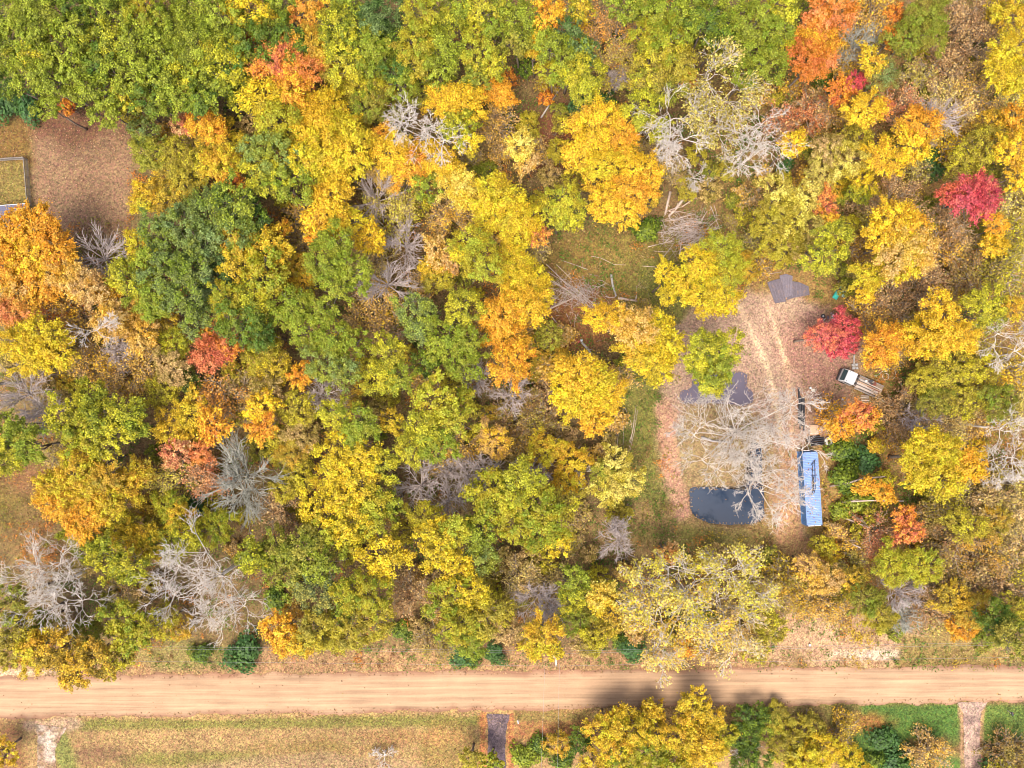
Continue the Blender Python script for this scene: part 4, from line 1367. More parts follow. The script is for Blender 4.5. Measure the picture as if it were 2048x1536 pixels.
for i, t in enumerate(TREES):
    ds = sorted((math.hypot(t['x'] - l[0], t['y'] - l[1]), l) for l in LAND)
    own = ds[0][0] < 26
    l = ds[1][1] if own else ds[0][1]
    t['where'] = where(t['x'] - l[0], t['y'] - l[1]) + ' ' + l[2]; t['d'] = math.hypot(t['x'] - l[0], t['y'] - l[1])
    if t['y'] < 34: t['edge'] = 'at the top edge'
    elif t['x'] < 34: t['edge'] = 'at the left edge'
    elif t['x'] > 2012: t['edge'] = 'at the right edge'
    elif t['y'] > 1500: t['edge'] = 'at the bottom edge'
    else: t['edge'] = ''
    nb = sorted((math.hypot(t['x'] - u['x'], t['y'] - u['y']), j) for j, u in enumerate(TREES) if j != i and u['k'] not in 'PQ')
    mine = short(t); t['nb'] = []
    for d, j in nb[:9]:
        s = short(TREES[j])
        if s == mine or any(s == q[1] for q in t['nb']): continue
        t['nb'].append((where(t['x'] - TREES[j]['x'], t['y'] - TREES[j]['y']), s))
    t['label'] = ' '.join((look(t), t['edge'] or t['where'])) if False else look(t) + ' ' + t['where']
def dupes():
    g = {}
    for t in TREES: g.setdefault(t['label'], []).append(t)
    return [v for v in g.values() if len(v) > 1]
def try_add(t, s, step=0):
    if len((t['label'] + s).split()) <= 16 - (step == 2) - 1: t['label'] += s
for step in range(3):
    for v in dupes():
        for t in v:
            if step == 0 and t['edge']: try_add(t, ', ' + t['edge'])
            if step == 1 and t['nb']: try_add(t, ', ' + t['nb'][0][0] + ' a ' + t['nb'][0][1])
            if step == 2 and len(t['nb']) > 1: try_add(t, ' and ' + t['nb'][1][0] + ' a ' + t['nb'][1][1])
for v in dupes():
    v.sort(key=lambda t: t['d'])
    for n_, t in enumerate(v):
        base = look(t) + ' ' + t['where']
        t['label'] = ('nearest ' if n_ == 0 else ORD[min(n_, 11)] + 'nearest ') + t['label']
        if len(t['label'].split()) > 16: t['label'] = ('nearest ' if n_ == 0 else ORD[min(n_, 11)] + 'nearest ') + base + ((', ' + t['nb'][0][0] + ' a ' + t['nb'][0][1]) if t['nb'] else '')
seen = set()
for t in TREES:      # keep every label short and single
    if len(t['label'].split()) > 16 or t['label'] in seen:
        opts = [look(t) + ' ' + t['where']] + [look(t) + ' ' + t['where'] + ', ' + n_[0] + ' a ' + n_[1] for n_ in t['nb']] + [look(t) + ', ' + n_[0] + ' a ' + n_[1] + ' and ' + m_[0] + ' a ' + m_[1] for n_ in t['nb'] for m_ in t['nb'] if m_ is not n_]
        good = [o_ for o_ in opts if len(o_.split()) <= 16 and o_ not in seen and all(o_ != u['label'] for u in TREES)]
        t['label'] = good[0] if good else ' '.join(t['label'].split()[:16])
    seen.add(t['label'])
GRP = {'O': 'round crowned broadleaf trees of the wood', 'M': 'maples in autumn colour', 'F': 'feathery fine leaved trees', 'B': 'bare twiggy trees', 'G': 'bare twiggy trees', 'D': 'dead white trees', 'S': 'thin sparse trees of the thicket', 'W': 'open limbed pale yellow trees', 'H': 'low green shrubs', 'P': 'saplings filling the gaps of the wood', 'Q': 'saplings filling the gaps of the wood'}

def shrub_proto(v):
    key = ('H', v)
    if key not in _cache:
        rng = np.random.default_rng(900 + v); R = 2.0
        n = 1500; d = norm(rng.normal(0, 1, (n, 3)) + [0, 0, .5]); ph = rng.random(4) * 6.28
        az = np.arctan2(d[:, 1], d[:, 0]); rr = R * (1 + .22 * np.sin(2 * az + ph[0]) + .18 * np.sin(3 * az + ph[1]) + .12 * np.sin(5 * az + ph[2])) * rng.random(n) ** .6
        P = d * rr[:, None] * [1, 1, .5]
        L = .34 * rng.uniform(.7, 1.4, n)
        me = leaves_mesh('crown', P, norm(d + [0, 0, .8] + rng.normal(0, .35, (n, 3))), rng.normal(0, 1, (n, 3)), L, L * .6, rng.integers(0, 9, n) / 9, rng, foliage)
        lines = [grow(rng, (0, 0, -1.1), norm(rng.normal(0, 1, 3) * [1, 1, .2] + [0, 0, .7]), 2.0, .04, 3, .2) for _ in range(22)]
        _cache[key] = (me, tubes_mesh('branches', lines, 3, M['bark']), R)
    return _cache[key]

def gz_at(x, y, ponds=False):
    p = np.array([x * FPX / H + 1024]); q_ = np.array([768 - y * FPX / H])
    return float(ground_z(p, q_, np.array([x]), np.array([y]), ponds)[0])
HTS = {}
for i, t in enumerate(TREES):
    rng = random.Random(i * 7 + 3)
    k = t['k']; nm, cat, hc = KIND[k]
    if k == 'D' and t['size'] < 30: hc = 6.0
    if k != 'H': hc = hc * rng.uniform(.86, 1.14) * (.72 + .28 * min(1.3, t['size'] / 45))
    if t['y'] > 1390: hc *= .42
    if 1330 < t['x'] < 1660 and 780 < t['y'] < 1040: hc = 9.5
    base = W(t['x'], t['y'], hc)
    # trees lean a little, so the foot is not exactly under the crown
    lean = 0.0 if k == 'H' else hc * .05
    bx, by = base.x + rng.uniform(-lean, lean), base.y + rng.uniform(-lean, lean)
    if k in 'MF' and abs(t['x'] - 1668) < 12 and abs(t['y'] - 672) < 14:
        f_ = W(1588, 683); bx, by = f_.x, f_.y
    z0 = gz_at(bx, by)
    root = thing(nm, t['label'], cat, (bx, by, z0), 0, GRP[k])
    if k == 'H':
        for (x, y, r, a, b_) in t['lobes']:
            crown, limbs, pr = shrub_proto(i % 3); rm_ = r * (H - 1) / FPX; s = rm_ / pr
            for me, n_ in ((crown, 'foliage'), (limbs, 'stems')):
                o = link(n_, me, root); o.location = (0, 0, hc * s * .7); o.scale = (s, s, s); o.rotation_euler = (0, 0, rng.random() * 6.28)
                if n_ == 'foliage':
                    o['leaf_a'] = tuple(v * KL for v in lin(TONE[a])); o['leaf_b'] = tuple(v * KL for v in lin(TONE[b_]))
        continue
    lines = []; ctr = []
    for (x, y, r, a, b_) in t['lobes']:
        zc = hc + rng.uniform(-.6, .6) + (0 if r > 30 else -.8)
        c = W(x, y, zc); rm_ = r * (H - zc) / FPX
        ctr.append((c, rm_, zc, a, b_))
    big = max(q_[1] for q_ in ctr)
    tr = {'D': .19, 'W': .17, 'B': .13, 'G': .14, 'S': .09, 'F': .14, 'P': .06, 'Q': .05}.get(k, .18) * (0.7 + .12 * big * math.sqrt(len(ctr)))
    fork = Vector((base.x - bx, base.y - by, hc * (.45 if len(ctr) > 1 else .6) - z0)); 
    mid = fork * .5 + Vector((rng.uniform(-.2, .2), rng.uniform(-.2, .2), 0))
    mb_lines = [([Vector((0, 0, -.3)), Vector((0, 0, .6)) + mid * .1, mid, fork], [tr * 1.45, tr, tr * .85, tr * .7])]
    for (c, rm_, zc, a, b_) in ctr:
        e = c - Vector((bx, by, z0)); e.z -= rm_ * (.55 if k in 'BGSDWQ' else .3)
        m1 = fork * .45 + e * .55 + Vector((0, 0, -rm_ * .2)); 
        q1 = fork * .75 + e * .25 + Vector((rng.uniform(-.5, .5), rng.uniform(-.5, .5), rng.uniform(-.3, .3))); q3 = m1 * .4 + e * .6 + Vector((rng.uniform(-.4, .4), rng.uniform(-.4, .4), 0))
        lk = .62 if k not in 'DW' else .30
        mb_lines.append(([fork, q1, m1, q3, e], [tr * lk, tr * lk * .9, tr * lk * .75, tr * lk * .6, tr * lk * .4]))
    mb = MB()
    for p_, r_ in mb_lines: mb.tube(p_, r_, 7)
    mb.build('trunk', M['bark_white'] if k in 'DW' else (M['bark_grey'] if k == 'B' else (M['bark_tan'] if k in 'SGPQ' else M['bark'])), root, True)
    for j, (c, rm_, zc, a, b_) in enumerate(ctr):
        crown, limbs, pr = proto(k, rm_, (i * 5 + j * 3 + i // 7) % NVAR[k])
        s = rm_ / pr * (1.06 if k in 'OMF' else (1.2 if k in 'DW' else 1.12))
        ax, ay = rng.uniform(.92, 1.08), rng.uniform(.92, 1.08)
        rot = (rng.uniform(-.12, .12), rng.uniform(-.12, .12), rng.random() * 6.283)
        loc = c - Vector((bx, by, z0))
        for me, n_ in ((crown, 'crown'), (limbs, 'branches')):
            if me is None: continue
            o = link(n_, me, root); o.location = loc; o.scale = (s * ax, s * ay, s); o.rotation_euler = rot
            if n_ == 'crown':
                o['leaf_a'] = tuple(v * KL for v in lin(TONE[a])); o['leaf_b'] = tuple(v * KL for v in lin(TONE[b_]))

# ---------------------------------------------------------------- low growth and fallen leaves (uncountable)
rng = np.random.default_rng(77)
def scatter(n, xr, yr, fn):
    px = rng.uniform(*xr, n); py = rng.uniform(*yr, n); wx, wy = (px - 1024) * H / FPX, (768 - py) * H / FPX
    keep = fn(px, py, wx, wy) > rng.random(n)
    return px[keep], py[keep], wx[keep], wy[keep]
def water_or_road(px, py, pad=2):
    d = np.minimum(sd_poly(px, py, POND_LOW), sd_poly(px, py, POND_UP))
    return (d < pad) | ((py > ROAD_N(px) + 6) & (py < ROAD_S(px) - 6))
def build_loose(name, P, Nn, T, L, Wd, tone, label=None):
    n = len(P); Nn = norm(Nn); T = norm(T - Nn * (T * Nn).sum(1, keepdims=True)); B = np.cross(Nn, T); L = L[:, None]; Wd = Wd[:, None]
    bend = Nn * L * .15
    V = np.stack([P - T * L * .5, P + B * Wd * .5 + bend, P + T * L * .5, P - B * Wd * .5 + bend], 1).reshape(-1, 3)
    me = mesh_np(name, V, np.arange(n * 4).reshape(n, 4), litter, {'tone': ('FACE', 'FLOAT_COLOR', np.concatenate([np.clip(tone, 0, 1), np.ones((n, 1))], 1))})
    return tag(link(name, me), label, 'plants' if name == 'undergrowth' else 'fallen leaves', kind='stuff')
# fallen leaves
TRACKS = [z_[0][1] for z_ in ZONES if z_[0][0] == 'l' and z_[1] in ((240, 205, 160), (240, 200, 155), (236, 190, 142), (214, 172, 124))]
def leaf_density(px, py, wx, wy):
    d = .12 + 1.0 * np.clip((fbm(wx + 3, wy + 8, 3.2) - .38) * 4, 0, 1)
    d = np.where(py > ROAD_S(px) + 20, .10, d)
    trk = np.minimum(np.minimum(sd_line(px, py, TRACKS[0], 10), sd_line(px, py, TRACKS[1], 8)), np.minimum(sd_line(px, py, TRACKS[2], 8), sd_line(px, py, TRACKS[3], 14)))
    d = np.where(trk < 0, d * .2, d)
    d = np.where((py > ROAD_N(px) - 14) & (py < ROAD_S(px) + 14), .42, d)
    d = np.where((py > ROAD_N(px) + 7) & (py < ROAD_S(px) - 9), .015, d)
    d = np.where((px > 1640) & (py > 1414), .15, d)
    d = np.where((py > 980) & (sd_poly(px, py, POND_LOW) < 0), .03, d)
    d = np.where((sd_poly(px, py, POND_LOW) < 8) & (sd_poly(px, py, POND_LOW) > -3), 1.0, d)
    d = np.where((sd_poly(px, py, POND_UP) < -2), .05, d)
    return d
px, py, wx, wy = scatter(230000, (-30, 2080), (-30, 1570), leaf_density)
z = ground_z(px, py, wx, wy) + .03
onroad = (py > ROAD_N(px) - 2) & (py < ROAD_S(px) + 2); z = np.where(onroad, .10, z)
inp = np.minimum(sd_poly(px, py, POND_LOW), sd_poly(px, py, POND_UP)) < 1; z = np.where(inp, -.185, z)
tn = zone_tone(px, py, wx, wy) / K
pal = np.array([lin(c) for c in ((226, 184, 140), (196, 138, 92), (160, 100, 66), (242, 206, 150), (136, 92, 62), (230, 182, 88), (210, 140, 112))])
pick = pal[rng.integers(0, len(pal), len(px))]
green = (tn[:, 1] > tn[:, 0] * .95)
col = (pick * .42 + tn * .72); col = (col * .88 + col.mean(1, keepdims=True) * .12) * K * rng.uniform(.6, 1.7, (len(px), 1)); col = np.where(green[:, None], tn * K * rng.uniform(.6, 1.6, (len(px), 1)), col)
# some have come down on the container roof and on the mats
ex = rng.random(60); ey = rng.normal(0, 9, 60).clip(-14, 14); qx = 1622 + 9.5 * ex + ey; qy = 906 + 146 * ex; zz_ = 2.33
k_ = len(px); px = np.concatenate([px, qx]); wx = np.concatenate([wx, (qx - 1024) * (H - zz_) / FPX]); wy = np.concatenate([wy, (768 - qy) * (H - zz_) / FPX]); z = np.concatenate([z, np.full(60, zz_)]); col = np.concatenate([col, pal[rng.integers(0, 7, 60)] * K])
L = rng.uniform(.15, .32, len(px))
build_loose('fallen_leaves', np.stack([wx, wy, z], 1), rng.normal(0, .28, (len(px), 3)) + [0, 0, 1], rng.normal(0, 1, (len(px), 3)), L, L * rng.uniform(.5, .8, len(px)), col)

# undergrowth: leafy tufts, thick in the thicket on the right, sparse under the tall wood
def ug_density(px, py, wx, wy):
    n = fbm(wx, wy, 6.0)
    d = np.where(px > 1480, .85, .60) * np.clip((n - .32) * 4, .15, 1)
    d = np.where((px > 1080) & (px < 1340) & (py > 420) & (py < 1110), .35, d)
    d = np.where((py > 1284), .30 * (py < 1336), d)
    d = np.where((py > 1450) & (px > 1200) & (px < 1700), .5, d)
    yard = sd_poly(px, py, [(1345, 620), (1390, 600), (1460, 580), (1540, 575), (1660, 600), (1740, 640), (1750, 800), (1650, 900), (1640, 1060), (1560, 1260), (1780, 1300), (1560, 1300), (1540, 1060), (1380, 1060), (1320, 860)])
    d = np.where(yard < 0, .008, d)
    d = np.where((px > 1528) & (px < 1625) & (py > 542) & (py < 612), 0, d)
    d = np.where(sd_ell(px, py, 1682, 600, 44, 56) < 0, 0, d)
    d = np.where((px < 262) & (py > 225) & (py < 440), 0, d)
    d = np.where(water_or_road(px, py, 8), 0, d)
    return d
px, py, wx, wy = scatter(40000, (-30, 2080), (-30, 1420), ug_density)
m = 11
Z = ground_z(px, py, wx, wy, False)
n1 = fbm(wx + 40, wy - 30, 7.0); n2 = fbm(wx - 70, wy + 60, 4.0)
c_ol, c_g, c_y, c_o, c_b = (np.array(lin(c)) for c in ((158, 152, 56), (112, 144, 52), (222, 192, 66), (222, 148, 66), (170, 128, 84)))
col = np.where((n1 > .54)[:, None], c_g, np.where((n2 > .56)[:, None], c_o, np.where((n2 < .42)[:, None], c_b, c_ol)))
col = np.where(((n1 < .42) & (px > 1400))[:, None], c_y, col)
reps = lambda a: np.repeat(a, m, 0)
P = np.stack([reps(wx), reps(wy), reps(Z)], 1) + rng.normal(0, .33, (len(px) * m, 3)) * [1, 1, .2]; hh = rng.random(len(P)) * reps(.5 + 1.6 * np.clip((fbm(wx - 5, wy + 2, 3.0) - .4) * 4, 0, 1) * (py < 1270)) + .1; P[:, 2] += hh
L = rng.uniform(.18, .42, len(P))
build_loose('undergrowth', P, rng.normal(0, .5, (len(P), 3)) + [0, 0, .8], rng.normal(0, 1, (len(P), 3)), L, L * rng.uniform(.35, .65, len(P)), reps(col) * KL * rng.uniform(.55, 1.4, (len(P), 1)))

# grass: short blades on lawns and verges
def grass_density(px, py, wx, wy):
    d = np.zeros(len(px))
    lawn = sd_poly(px, py, [(1640, 1412), (1915, 1410), (1922, 1500), (1760, 1510), (1690, 1480)]); d = np.where(lawn < 4, .9, d)
    d = np.where((px > 1968) & (py > 1410) & (py < 1490), .9, d)
    d = np.where((py > ROAD_S(px) + 3) & (px > 130) & (px < 965), .40, d)
    d = np.where((py > 1300) & (py < ROAD_N(px) - 2), .5, d)
    d = np.where((px < 60) & (py > 230) & (py < 425), .6, d)
    d = np.where((px < 130) & (py > 890) & (py < 1110), .5, d)
    d = np.where((px > 1250) & (px < 1335) & (py > 700) & (py < 1100), .6, d)
    d = np.where((px > 1080) & (px < 1330) & (py > 440) & (py < 640), .4, d)
    return d
px, py, wx, wy = scatter(420000, (-20, 2070), (220, 1560), grass_density)
tn = zone_tone(px, py, wx, wy)
L = rng.uniform(.12, .34, len(px))
Z = ground_z(px, py, wx, wy, False) + L * .2
build_loose('grass', np.stack([wx, wy, Z], 1), rng.normal(0, .5, (len(px), 3)) + [0, 0, .7], rng.normal(0, 1, (len(px), 3)) + [0, 0, .6], L, L * .3, tn * rng.uniform(.6, 1.6, (len(px), 1)))
# thicket of thin stems between the trees on the right
def st_density(px, py, wx, wy):
    n = fbm(wx + 11, wy + 5, 6.0); d = np.where((px > 1680) & (py < 1270), .8, .0) * np.clip((n - .35) * 5, 0, 1)
    d = np.where((px > 960) & (px < 1120) & (py > 740) & (py < 900), .7, d)
    d = np.where((px > 1000) & (px < 1330) & (py > 560) & (py < 760), .35, d)
    d = np.where((px > 60) & (px < 330) & (py > 560) & (py < 800), .35, d)
    d = np.where((px > 1560) & (px < 1680) & (py > 160) & (py < 420), .5, d)
    return d
px, py, wx, wy = scatter(5200, (900, 2080), (-30, 1280), st_density)
lines = []
for x, y in zip(wx, wy):
    z0 = gz_at(x, y)
    for _ in range(3):
        lines.append(grow(rng, (x, y, z0), norm(rng.normal(0, .75, 3) * [1, 1, .1] + [0, 0, .8]), rng.uniform(1.0, 2.4), .030, 3, .22))
tag(link('thicket_stems', tubes_mesh('thicket_stems', lines, 3, M['bark_tan'])), kind='stuff')

# ---------------------------------------------------------------- things in the clearing
M['blue'] = simple('blue_container_paint', (.05, .21, .52), .45, .0, .15, 3.0, dirt=(.25, .18, .12), dirt_at=.66)
M['blue_roof'] = simple('faded_sky_paled_roof_paint', (.19, .30, .56), .5, .0, .16, 1.2, dirt=(.26, .22, .24), dirt_at=.62)  # blue paled for weathering and for sky reflection put into the colour
M['steel'] = simple('dark_steel', (.07, .07, .08), .5, .6, .3, 8.0, dirt=(.16, .08, .04), dirt_at=.6)
M['black'] = simple('black_plastic', (.022, .024, .030), .38, 0, .3, 5.0, dirt=(.20, .16, .13), dirt_at=.68)
M['rubber'] = simple('grey_rubber', (.125, .105, .125), .75, 0, .3, 3.5, dirt=(.30, .18, .11), dirt_at=.56, bump=.3)
M['rubber_b'] = simple('pale_grey_rubber', (.165, .145, .175), .75, 0, .3, 3.5, dirt=(.34, .20, .12), dirt_at=.58, bump=.3)
M['white'] = simple('white_paint', (.58, .61, .62), .35, 0, .06, 3.0, dirt=(.42, .38, .33), dirt_at=.66)
M['glass'] = simple('dark_windscreen', (.03, .06, .07), .08, 0, .2, 2.0)
M['wood'] = simple('weathered_planks', (.30, .22, .16), .8, 0, .4, 7.0, dirt=(.20, .13, .09), dirt_at=.6)
M['wood_w'] = simple('whitewashed_planks', (.52, .44, .37), .75, 0, .35, 5.0, dirt=(.30, .2, .14), dirt_at=.6)
M['ply'] = simple('new_plywood', (.50, .34, .22), .7, 0, .15, 4.0, dirt=(.5, .25, .12), dirt_at=.6)
M['teal'] = simple('teal_plastic', (.06, .52, .44), .4, 0, .15, 4.0, dirt=(.25, .3, .2), dirt_at=.68)
M['teal_p'] = simple('sun_bleached_teal_plastic', (.34, .62, .50), .5, 0, .2, 5.0, dirt=(.66, .60, .48), dirt_at=.5)
M['hose'] = simple('cream_hose', (.62, .58, .46), .5, 0, .1, 6.0)
M['rust'] = simple('rusty_iron', (.26, .09, .06), .8, .2, .4, 6.0, dirt=(.1, .06, .05), dirt_at=.55)
M['red'] = simple('faded_red', (.55, .08, .09), .6, 0, .2, 5.0)
M['tyre'] = simple('tyre_rubber', (.03, .03, .034), .8, 0, .3, 9.0, bump=.4)
M['galv'] = simple('galvanised_steel', (.42, .42, .42), .45, .5, .2, 6.0, dirt=(.2, .14, .1), dirt_at=.66)
M['fence'] = simple('weathered_grey_fence', (.30, .27, .24), .85, 0, .25, 5.0)
M['shingle'] = simple('blue_grey_roofing', (.13, .13, .19), .85, 0, .3, 9.0, dirt=(.20, .14, .12), dirt_at=.6)
M['log'] = bark('cut_pale_logs', (.36, .27, .21), (.68, .55, .46), 2.0)
M['stick'] = bark('grey_sticks', (.34, .28, .25), (.66, .58, .54), 2.0)
M['pole'] = bark('pole_timber', (.30, .27, .25), (.50, .47, .45), 2.0)

def polyline(pts, z): return [W(x, y, z) for x, y in pts]
def ang(a, b): return math.atan2(-(b[1] - a[1]), b[0] - a[0])

# --- shipping container
p0, p1 = W(1622.0, 904.5, 2.6), W(1631.5, 1053, 2.6)
cdir = (p1 - p0); clen = cdir.length; cw = 2.44; rz = math.atan2(cdir.y, cdir.x)
cx0 = (p0 + p1) / 2; z0 = gz_at(cx0.x, cx0.y) + .04; ch = 2.2
t = thing('shipping_container', 'long blue steel shipping container with faded ribbed roof beside the clearing', 'container', (cx0.x, cx0.y, z0), rz)
Lc, Wc = clen, cw
# roof with a rib every 0.27 m
mb = MB(); n = int(Lc / .27); vs = []; fs = []
for i in range(n * 4 + 1):
    x = -Lc / 2 + .12 + (Lc - .24) * i / (n * 4); zz = ch + (-.03 if i % 4 in (1, 2) else .012)
    vs += [(x, -Wc / 2 + .10, zz), (x, Wc / 2 - .10, zz)]
for i in range(n * 4): fs.append((2 * i, 2 * i + 2, 2 * i + 3, 2 * i + 1))
mb.add(vs, fs).build('roof', M['blue_roof'], t)
for sgn in (-1, 1):
    mb = MB(); vs = []; fs = []
    for i in range(n * 4 + 1):
        x = -Lc / 2 + .14 + (Lc - .28) * i / (n * 4); yy = sgn * (Wc / 2 - (.05 if i % 4 in (1, 2) else .012))
        vs += [(x, yy, .16), (x, yy, ch - .06)]
    for i in range(n * 4): fs.append((2 * i, 2 * i + 2, 2 * i + 3, 2 * i + 1))
    mb.add(vs, fs).build('side_wall', M['blue'], t)
    MB().box((0, sgn * (Wc / 2 - .05), ch - .01), (Lc - .3, .11, .10), bev=.02).build('top_rail', M['blue_roof'], t)
    MB().box((0, sgn * (Wc / 2 - .05), .10), (Lc - .3, .12, .16), bev=.02).build('bottom_rail', M['blue'], t)
for ex in (-1, 1):
    for sgn in (-1, 1):
        MB().box((ex * (Lc / 2 - .09), sgn * (Wc / 2 - .09), ch / 2), (.17, .17, ch - .02), bev=.03).build('corner_post', M['blue'], t)
        MB().box((ex * (Lc / 2 - .09), sgn * (Wc / 2 - .085), ch + .02), (.19, .18, .12), bev=.02).build('corner_casting', M['steel'], t)
    MB().box((ex * (Lc / 2 - .06), 0, ch - .005), (.13, Wc - .4, .11), bev=.02).build('end_header', M['blue_roof'] if ex < 0 else M['white'], t)
for sgn in (-1, 1):
    d = MB().box((Lc / 2 - .04, sgn * (Wc / 4 - .04), ch / 2), (.06, Wc / 2 - .16, ch - .22), bev=.01).build('door', M['blue'], t)
    for k in (-.22, .22):
        MB().tube([(Lc / 2 + .02, sgn * (Wc / 4) + k, .15), (Lc / 2 + .02, sgn * (Wc / 4) + k, ch - .15)], .022, 6).build('lock_rod', M['galv'], d)
    MB().box((Lc / 2 + .045, sgn * (Wc / 4) , 1.1), (.05, .5, .05)).build('door_handle', M['galv'], d)
MB().box((-Lc / 2 + .05, 0, ch / 2), (.05, Wc - .3, ch - .2)).build('end_wall', M['blue'], t)
# bent black bars lying on the roof
zr = z0 + ch + .06
t = thing('bar_frame', 'bent black metal bars hooked at one end lying on the blue container roof', 'metal frame', (0, 0, 0))
for pts in ([(1626.5, 924), (1624.5, 945), (1624.6, 980), (1625, 986), (1622, 991), (1618.5, 988), (1617.5, 984)], [(1629.5, 921), (1630.2, 950), (1630.6, 978), (1628.5, 986), (1624.5, 988.5), (1621, 986)]):
    MB().tube(polyline(pts, zr), .065, 6).build('bar', M['black'], t)
for q1, q2 in (((1622, 930), (1631, 919)), ((1623.5, 941), (1631, 940)), ((1623, 951), (1631, 951)), ((1616.5, 980), (1627, 980))):
    MB().tube(polyline([q1, q2], zr + .09), .045, 5).build('cross_bar', M['black'], t)
MB().box(W(1627, 968, zr + .03), (.16, 2.3, .05), 0).build('bracket_plate', M['black'], t)

# --- truck
a, b_ = W(1681, 748.5, 1.0), W(1763, 785.5, 1.0)
d = b_ - a; rz = math.atan2(d.y, d.x); L_ = d.length; c = (a + b_) / 2; z0 = gz_at(c.x, c.y)
t = thing('flatbed_truck', 'old white cab flatbed truck piled with planks beside the yellow trees', 'truck', (c.x, c.y, z0), rz)
fx_ = -L_ / 2      # front end at -x
def cab_mesh(x0, x1, w, zs, ins):
    """body section: stack of rings, each (z, front x, rear x, half width)"""
    mb = MB(); vs = []
    for (z, xa, xb, hw) in zs:
        r = .16
        for (sx, sy) in ((xa, -1), (xb, -1), (xb, 1), (xa, 1)):
            cxx = sx + (r if sx == xa else -r); vs_ = []
            a0 = {(1, -1): -90, (1, 1): 0, (-1, 1): 90, (-1, -1): 180}[(-1 if sx == xa else 1, sy)]
            for q_ in range(4):
                an = math.radians(a0 + q_ * 30); vs.append((cxx + r * math.cos(an), sy * (hw - r) + r * math.sin(an), z))
    m_ = 16; fs = []
    for i in range(len(zs) - 1):
        for k in range(m_): fs.append((i * m_ + k, i * m_ + (k + 1) % m_, (i + 1) * m_ + (k + 1) % m_, (i + 1) * m_ + k))
    fs.append(tuple(range((len(zs) - 1) * m_, len(zs) * m_))); fs.append(tuple(range(m_ - 1, -1, -1)))
    return mb.add(vs, fs)
cab = cab_mesh(0, 0, 0, [(.55, fx_ + .10, fx_ + 2.15, .98), (.95, fx_, fx_ + 2.15, 1.06), (1.35, fx_ + .06, fx_ + 2.15, 1.06), (2.15, fx_ + .50, fx_ + 2.10, .99), (2.24, fx_ + .62, fx_ + 2.0, .90)], 0).build('cab', M['white'], t, False)
mb = MB(); mb.add([(fx_ + .035, -.90, 1.40), (fx_ + .035, .90, 1.40), (fx_ + .46, .84, 2.10), (fx_ + .46, -.84, 2.10), (fx_ + .075, -.90, 1.38), (fx_ + .075, .90, 1.38), (fx_ + .50, .84, 2.08), (fx_ + .50, -.84, 2.08)], [(3, 2, 1, 0), (4, 5, 6, 7), (0, 1, 5, 4), (2, 3, 7, 6), (1, 2, 6, 5), (3, 0, 4, 7)]).build('windscreen', M['glass'], cab)
for sg in (-1, 1):
    MB().box((fx_ + 1.25, sg * 1.035, 1.75), (.85, .035, .5), bev=.01).build('side_window', M['glass'], cab)
    MB().box((fx_ + .15, sg * .78, .95), (.06, .3, .2), bev=.02).build('headlight', M['galv'], cab)
    m_ = MB().box((fx_ + .45, sg * 1.24, 1.65), (.10, .18, .34), bev=.03); m_.tube([(fx_ + .5, sg * 1.0, 1.5), (fx_ + .45, sg * 1.2, 1.6)], .02, 5)
    m_.build('wing_mirror', M['black'], cab)
    MB().box((fx_ + .78, sg * .75, 2.26), (.10, .10, .05), bev=.01).build('roof_marker', M['black'], cab)
MB().box((fx_ - .05, 0, .55), (.16, 2.0, .22), bev=.03).build('front_bumper', M['steel'], t)
MB().box((.9, -.35, .72), (L_ - 2.2, .10, .22)).build('chassis_rail', M['steel'], t)
MB().box((.9, .35, .72), (L_ - 2.2, .10, .22)).build('chassis_rail', M['steel'], t)
bx0 = fx_ + 2.85; bl = L_ - 2.9
for k in range(9):
    MB().box((bx0 + bl / 2, -.92 + k * .23, .98 + .003 * (k % 2)), (bl, .20, .07), bev=.01).build('deck_plank', M['wood'], t)
for sg in (-1, 1):
    MB().box((bx0 + bl / 2, sg * 1.10, 1.0), (bl, .07, .16), bev=.01).build('side_rail', M['galv'], t)
hb = MB()
for sg in (-.95, -.3, .35, .95): hb.tube([(fx_ + 2.5, sg, .95), (fx_ + 2.5, sg, 1.95)], .035, 6)
hb.tube([(fx_ + 2.5, -1.0, 1.95), (fx_ + 2.5, 1.0, 1.95)], .04, 6); hb.tube([(fx_ + 2.5, -1.0, 1.5), (fx_ + 2.5, 1.0, 1.5)], .03, 6)
hb.build('headboard_rack', M['black'], t)
for (sx, sg) in ((fx_ + 1.0, -1), (fx_ + 1.0, 1), (1.9, -1), (1.9, 1)):
    w_ = MB().torus((sx, sg * .92, .42), .33, .13, 22, 8, M=Matrix.Rotation(math.radians(90), 3, 'X')).build('wheel', M['tyre'], t, True)
    MB().tube([(sx, sg * .82, .42), (sx, sg * 1.0, .42)], .2, 12).build('rim', M['galv'], w_)
tmat = Matrix.Translation((c.x, c.y, z0)) @ Matrix.Rotation(rz, 4, 'Z')
def on_truck(o): o.matrix_world = tmat; return o
rr = random.Random(4)
t = thing('plank_load', 'stack of long pale planks and battens lying on the flatbed truck', 'planks', (c.x, c.y, z0), rz)
